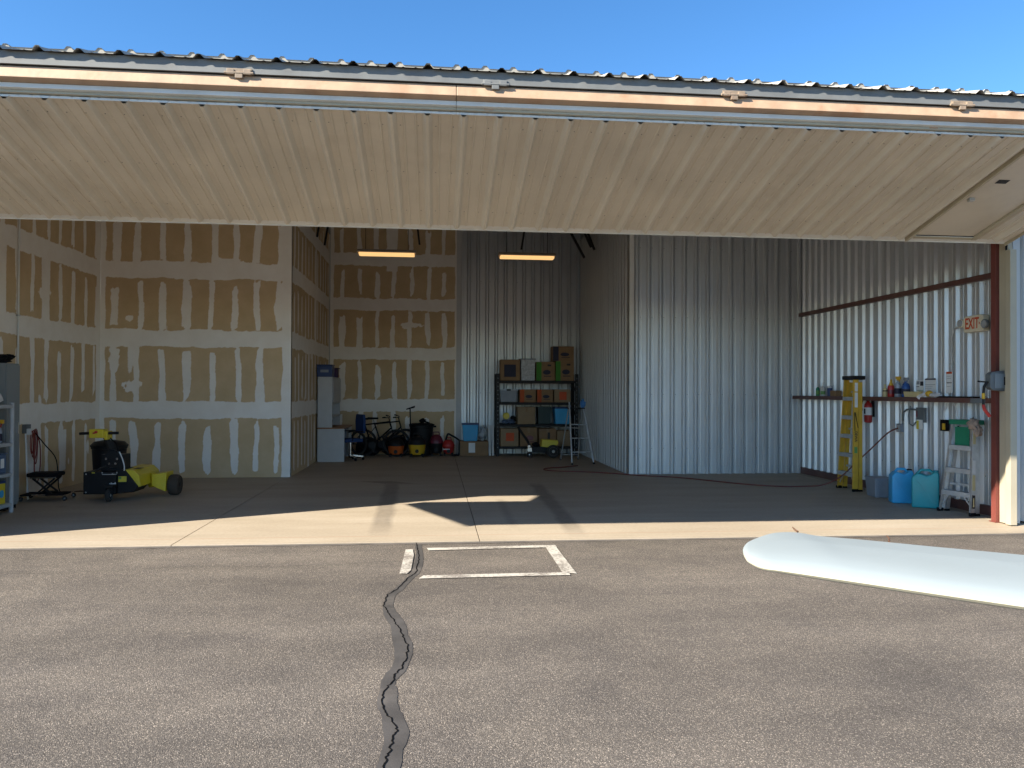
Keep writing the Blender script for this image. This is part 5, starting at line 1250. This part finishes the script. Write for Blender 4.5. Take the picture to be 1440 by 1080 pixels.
for k, (w, z0, z1) in enumerate(((0.33, 0.0, 0.13), (0.34, 0.131, 0.27), (0.35, 0.271, 0.52))): MB().box(-w / 2, w / 2, 0.005 * k, 0.4, z0, z1).build('pack', M_SILV, t, bevel=0.01)
MB().box(-0.2, 0.2, -0.005, 0.41, 0.521, 0.545).build('lid', M_GTUB, t, bevel=0.004)
carton('moving box with green stripe beside the silver packs', 2.49, 2.96, Z4, 2.32, side=M_CARTG, oval=M_INKB, hole=True, tape=False)
carton('moving box with green stripe at the right end of the top shelf', 2.97, 3.44, Z4, 2.345, side=M_CARTG, oval=M_INKB, hole=True, tape=False)
carton('moving box with dark stripe topmost on the rack at its right end', 2.90, 3.44, 2.352, 2.71, side=M_INKB, oval=M_INKB, tape=False)
t = tub('storage_tub', 'grey plastic tub with pale lid on the second shelf down', 'tub', (1.81, RY0 + 0.22, Z3 + 0.001), 0, 0.42, 0.40, 0.32, M_GTUB, M_SHELFG, 0.92)
MB().box(-0.05, 0.05, -0.215, -0.208, 0.28, 0.325).build('latch', M_BLACK, t)
carton('red edged box beside the grey tub with pale lid', 2.08, 2.49, Z3, 1.64, side=M_CARTR, oval=M_INKB, tape=False)
carton('red edged box in the middle right of the second shelf', 2.51, 2.92, Z3, 1.64, m=M_CART, side=M_CARTR, oval=M_INKB, tape=False)
carton('pale box with orange square print at the right of the second shelf', 2.94, 3.36, Z3, 1.645, m=M_CART2, square=(-0.08, 0.1, 0.06, 0.26, M_INKR), tape=False)
t = thing('toy_bundle', 'yellow and blue plastic toys in the third shelf corner', 'toys', (1.79, RY0 + 0.15, Z2 + 0.001))
MB().lathe([(0.05, -0.03), (0.085, -0.035), (0.09, 0.0), (0.085, 0.035), (0.05, 0.03)], (-0.03, 0, 0.2), 8, 'y').build('ring', M_YEL, t, smooth=False)
MB().blob((-0.05, 0.02, 0.06), 0.075, 2, 0.4, 3, (1.2, 1, 0.75)).blob((0.1, 0.05, 0.06), 0.08, 6, 0.5, 3, (1, 1, 0.7)).build('bag', M_BCLEAR, t, smooth=True)
MB().blob((0.15, 0.1, 0.13), 0.07, 9, 0.5, 3).build('bag', M_MATTE, t, smooth=True)
carton('plain cardboard box with tape on the third shelf', 2.03, 2.48, Z2, 1.205, m=M_CART2)
tub('storage_tub', 'dark green plastic tub beside the blue tub on the rack', 'tub', (2.705, RY0 + 0.22, Z2 + 0.001), 0, 0.33, 0.40, 0.43, M_DGRN, M_DGRN, 0.9)
tub('storage_tub', 'blue plastic tub at the right of the third rack shelf', 'tub', (3.16, RY0 + 0.22, Z2 + 0.001), 0, 0.40, 0.40, 0.42, M_BLUE, M_NAVY, 0.86)
carton('cardboard box with red square print at the bottom left of the rack', 1.61, 2.06, Z1, 0.67, m=M_CART2, square=(-0.09, 0.11, 0.13, 0.33, M_INKR), tape=False)
carton('tall cardboard box with red oval on the bottom rack shelf', 2.09, 2.53, Z1, 0.70, m=M_CART, oval=M_WINE)
carton('cardboard box with black arrow print above the yellow cart', 2.56, 3.00, Z1, 0.67, m=M_CART, square=(0.0, 0.06, 0.18, 0.34, M_INK))
carton('low plain cardboard box at the right of the bottom shelf', 3.01, 3.37, Z1, 0.62, m=M_CART2)

# floor boxes left of the rack
carton('flat wide carton with white label on the floor left of the rack', 0.62, 1.33, 0.0, 0.35, m=M_CART, y=18.95, d=0.5, square=(-0.14, 0.02, 0.08, 0.32, M_PAPER), tape=False)
tub('storage_tub', 'bright blue tub with dark lid standing on the wide floor carton', 'tub', (0.88, 19.18, 0.358), 0, 0.40, 0.38, 0.44, M_BLUE, M_NAVY, 0.84)
loose(MB().blob((0, 0, 0.18), 0.115, 17, 0.35, 3, (0.95, 1, 1.6)).build('plastic_bag', M_CLEAR, smooth=True), (1.19, 19.15, 0.358), 'clear plastic bag of parts beside the bright blue tub', 'bag')
for k, (xx, lab) in enumerate(((1.375, 'left of two thin white boards leaning by the rack'), (1.455, 'right of two thin white boards leaning by the rack'))):
    o = MB().hexa([(-0.035, 0, 0), (0.012, 0, 0), (0.012, 0.02, 0), (-0.035, 0.02, 0), (-0.045, 0.3, 0.74), (0.03, 0.3, 0.74), (0.03, 0.32, 0.74), (-0.045, 0.32, 0.74)]).build('leaning_board', M_PAPER)
    loose(o, (xx, 19.0, 0), lab, 'board')

# second small tug
t = thing('tow_cart', 'small yellow tow cart with grey wheel before the rack', 'tow cart', (2.6, 18.45, 0)); b = (2.6, 18.45, 0)
MB().prism([(2.55, 0.27), (2.88, 0.23), (2.96, 0.35), (2.95, 0.42), (2.57, 0.44)], 'y', 18.28, 18.60).build('yellow_cover', M_YEL, t, base=b, bevel=0.008)
MB().box(2.30, 2.86, 18.34, 18.56, 0.12, 0.265).build('chassis', M_BLACK, t, base=b, bevel=0.008)
for yy in (18.24, 18.64):
    a, c = MB(), MB(); wheel(a, c, (2.83, yy, 0.16), 0.158, 0.075, 'y', 26)
    w_ = a.build('tyre', M_RUB, t, base=b, smooth=True); c.build('hub', M_ALUD, w_, base=b, smooth=True)
a, c = MB(), MB(); wheel(a, c, (2.27, 18.33, 0.075), 0.074, 0.04, 'y', 18)
w_ = a.build('caster_tyre', M_RUB, t, base=b, smooth=True); c.build('caster_hub', M_CHROME, w_, base=b, smooth=True)
MB().box(2.22, 2.32, 18.30, 18.36, 0.151, 0.24).lathe([(0.03, -0.02), (0.03, 0.01)], (2.25, 18.30, 0.28), 12, 'y').build('caster_fork', M_CHROME, t, base=b)
MB().tube([(2.30, 18.34, 0.24), (2.22, 18.34, 0.40), (1.99, 18.34, 0.74)], 0.03, 10).build('tow_handle', M_BLACK, t, base=b, smooth=True)
MB().blob((2.43, 18.42, 0.31), 0.07, 3, 0.4, 2, (1.3, 1, 0.8)).build('motor', M_MATTE, t, base=b, smooth=True)

# open stepladder
t = thing('step_ladder', 'open tubular aluminium stepladder in the back bay by the ribbed wall', 'ladder', (3.2, 16.9, 0)); b = (3.2, 16.9, 0)
A0, A1 = Vector((2.98, 16.52, 0)), Vector((2.99, 16.95, 1.36))
B0, B1 = Vector((3.50, 16.70, 0)), Vector((3.31, 17.05, 1.30))
C0, D0 = Vector((2.93, 17.75, 0)), Vector((3.36, 17.85, 0))
C1, D1_ = Vector((2.98, 16.98, 1.25)), Vector((3.30, 17.07, 1.22))
for a_, c_ in ((A0, A1), (B0, B1)): MB().tube([a_, c_], 0.018, 10).build('front_rail', M_ALU, t, base=b, smooth=True)
for a_, c_ in ((C0, C1), (D0, D1_)): MB().tube([a_, c_], 0.014, 10).build('rear_rail', M_ALUD, t, base=b, smooth=True)
for f_ in (0.20, 0.42, 0.64):
    p_, q_ = A0.lerp(A1, f_), B0.lerp(B1, f_ * 1.03)
    MB().bar(p_, q_, 0.09, 0.022).build('step', M_ALUD, t, base=b)
for f_ in (0.1, 0.62):
    MB().tube([C0.lerp(C1, f_), D0.lerp(D1_, f_)], 0.010, 8).build('rear_brace', M_ALUD, t, base=b)
MB().box(2.96, 3.34, 16.92, 17.10, 1.21, 1.235).build('platform', M_BLACK, t, base=b, bevel=0.006)
for p_ in (A0, B0, C0, D0): MB().lathe([(0.024, 0.0), (0.024, 0.04)], tuple(p_), 10).build('foot', M_MATTE, t, base=b)
loose(MB().blob((0, 0, 0), 0.075, 41, 0.5, 3, (0.8, 0.8, 1.25)).build('blue_rag', M_BLCLOTH, smooth=True), (3.31, 17.03, 1.32), 'blue rag hung on the open stepladder corner', 'rag')

# ================================================================== AIRCRAFT TAIL
W_LE = [(0.779, 1.8841, 1.2006), (0.7633, 1.8422, 1.1989), (0.7522, 1.8024, 1.1971), (0.7474, 1.7678, 1.1954), (0.759, 1.7202, 1.1922), (0.805, 1.69, 1.189), (0.956, 1.609, 1.178), (1.209, 1.474, 1.16)]
W_TE = [(0.779, 1.8841, 1.2006), (0.7988, 1.9248, 1.202), (0.8261, 1.9679, 1.2033), (0.8492, 1.9947, 1.2038), (0.8744, 2.0208, 1.2042), (0.94, 2.078, 1.205), (0.994, 2.101, 1.204), (1.036, 2.098, 1.202), (1.076, 2.068, 1.198), (1.133, 2.051, 1.195), (1.206, 2.029, 1.191), (1.355, 1.978, 1.182), (1.57, 1.913, 1.169)]
ROOT_LE, ROOT_TE = Vector((2.25, 0.92, 1.09)), Vector((2.50, 1.63, 1.11))
def arc(poly):
    L_ = [0.0]
    for a_, c_ in zip(poly, poly[1:]): L_.append(L_[-1] + (c_ - a_).length)
    return L_
def samp(poly, t):
    L_ = arc(poly); d = t * L_[-1]
    for i in range(len(poly) - 1):
        if d <= L_[i + 1] + 1e-9:
            q = (d - L_[i]) / max(1e-9, L_[i + 1] - L_[i]); return poly[i].lerp(poly[i + 1], q)
    return poly[-1]
LEp = spline(W_LE + [tuple(ROOT_LE)], 24); TEp = spline(W_TE + [tuple(ROOT_TE)], 24)
tipc = (Vector(W_LE[0]) + Vector(W_TE[0])) / 2
plane = thing('airplane', 'white airplane tail reaching in over the asphalt from the right', 'airplane', (2.4, 1.1, 0)); b = (2.4, 1.1, 0)
AF = [(0.0, 0.0), (0.012, 0.30), (0.05, 0.62), (0.13, 0.88), (0.27, 1.0), (0.45, 0.93), (0.65, 0.70), (0.85, 0.35), (1.0, 0.04)]
ns = 110
rows = []
for i in range(ns + 1):
    t_ = (i / ns) ** 1.7
    le, te = samp(LEp, t_), samp(TEp, t_)
    ch = (te - le).length
    th = min(0.047 * ch, 0.05) * min(1.0, (t_ / 0.03) ** 0.5)
    rows.append(([le.lerp(te, a_) + Vector((0, 0, c_ * th)) for a_, c_ in AF], [le.lerp(te, a_) - Vector((0, 0, c_ * th * 0.9)) for a_, c_ in AF[1:-1]], le, te))
def wing_mesh(c0, c1, nm, m, inset=0.0):
    mb = MB(); v, f = [], []
    for up_, lo_, le, te in rows:
        loop = up_[c0:c1 + 1] + lo_[max(c0 - 1, 0):min(c1, len(lo_))][::-1]
        v += loop
    n_ = len(loop)
    for i in range(ns):
        for k in range(n_):
            l_ = (k + 1) % n_
            f.append((i * n_ + k, i * n_ + l_, (i + 1) * n_ + l_, (i + 1) * n_ + k))
    f.append(tuple(range(n_))); f.append(tuple(ns * n_ + k for k in range(n_))[::-1])
    return mb.add(v, f).build(nm, m, plane, base=b, smooth=True)
wing_mesh(0, 1, 'leading_edge', M_WLE)
wing_mesh(1, 6, 'tailplane', M_WING)
wing_mesh(6, 8, 'elevator', M_WING).location.z -= 0.0025
# small fittings on the trailing edge
for q, (dx, dy, dz) in ((Vector((1.032, 2.103, 1.202)), (-0.004, 0.025, 0.008)), (Vector((1.251, 2.013, 1.188)), (0.02, 0.03, 0.010))):
    MB().tube([q, q + Vector((dx, dy, dz)) * 0.6, q + Vector((dx * 0.6, dy, dz)) * 1.1], [0.003, 0.0025, 0.0015], 6).build('static_wick', M_WICK, plane, base=b)
# other half, fin and tail cone (out of frame to the right)
mb = MB(); ax = (ROOT_LE + ROOT_TE) / 2
sp = Vector((0.93, -0.37, 0)); chd = (ROOT_TE - ROOT_LE).normalized()
q = [ROOT_LE + sp * 0.3, ROOT_TE + sp * 0.3, ROOT_TE + sp * 1.9 - chd * 0.15 + Vector((0, 0, 0.12)), ROOT_LE + sp * 1.9 + chd * 0.1 + Vector((0, 0, 0.12))]
mb.hexa([tuple(a_ - Vector((0, 0, 0.02))) for a_ in q] + [tuple(a_ + Vector((0, 0, 0.02))) for a_ in q]).build('tailplane', M_WING, plane, base=b, bevel=0.012)
fa = ax + sp * 0.15; fd = -chd
sec = [(0.35, 0.06), (0.0, 0.13), (-0.6, 0.17), (-1.6, 0.30), (-2.6, 0.46), (-3.4, 0.56), (-4.4, 0.55), (-5.2, 0.42), (-5.6, 0.22)]
MB().tube([tuple(fa - fd * s_ + Vector((0, 0, 0.02 - 0.02 * min(0, s_)))) for s_, r_ in sec], [r_ for s_, r_ in sec], 20).build('fuselage', M_WING, plane, base=b, smooth=True)
f0, f1 = fa + fd * 0.45, fa - fd * 0.45
q0, q1 = fa + fd * 0.05, fa - fd * 0.5
mb = MB().hexa([tuple(f0 - sp * 0.03), tuple(f0 + sp * 0.03), tuple(f1 + sp * 0.03), tuple(f1 - sp * 0.03)] + [tuple(p_ + Vector((0, 0, 1.25))) for p_ in (q0 - sp * 0.015, q0 + sp * 0.015, q1 + sp * 0.015, q1 - sp * 0.015)])
mb.build('fin', M_WING, plane, base=b, bevel=0.012)
for s_ in (-1, 1):
    c_ = fa + fd * 3.2 + sp * s_ * 0.95
    a_ = MB(); wheel(a_, None, (c_.x, c_.y, 0.185), 0.195, 0.14, 'x', 20); a_.build('tyre', M_RUB, plane, base=b, smooth=True)
    MB().bar(tuple(fa + fd * 3.0 + sp * s_ * 0.3 + Vector((0, 0, -0.3))), (c_.x, c_.y, 0.2), 0.05, 0.02).build('gear_leg', M_WING, plane, base=b)
c_ = fa + fd * 5.1
a_ = MB(); wheel(a_, None, (c_.x, c_.y, 0.145), 0.155, 0.11, 'x', 20); a_.build('tyre', M_RUB, plane, base=b, smooth=True)
MB().tube([(c_.x, c_.y, 0.15), (c_.x, c_.y, 0.8)], 0.03, 10).build('nose_leg', M_WING, plane, base=b)
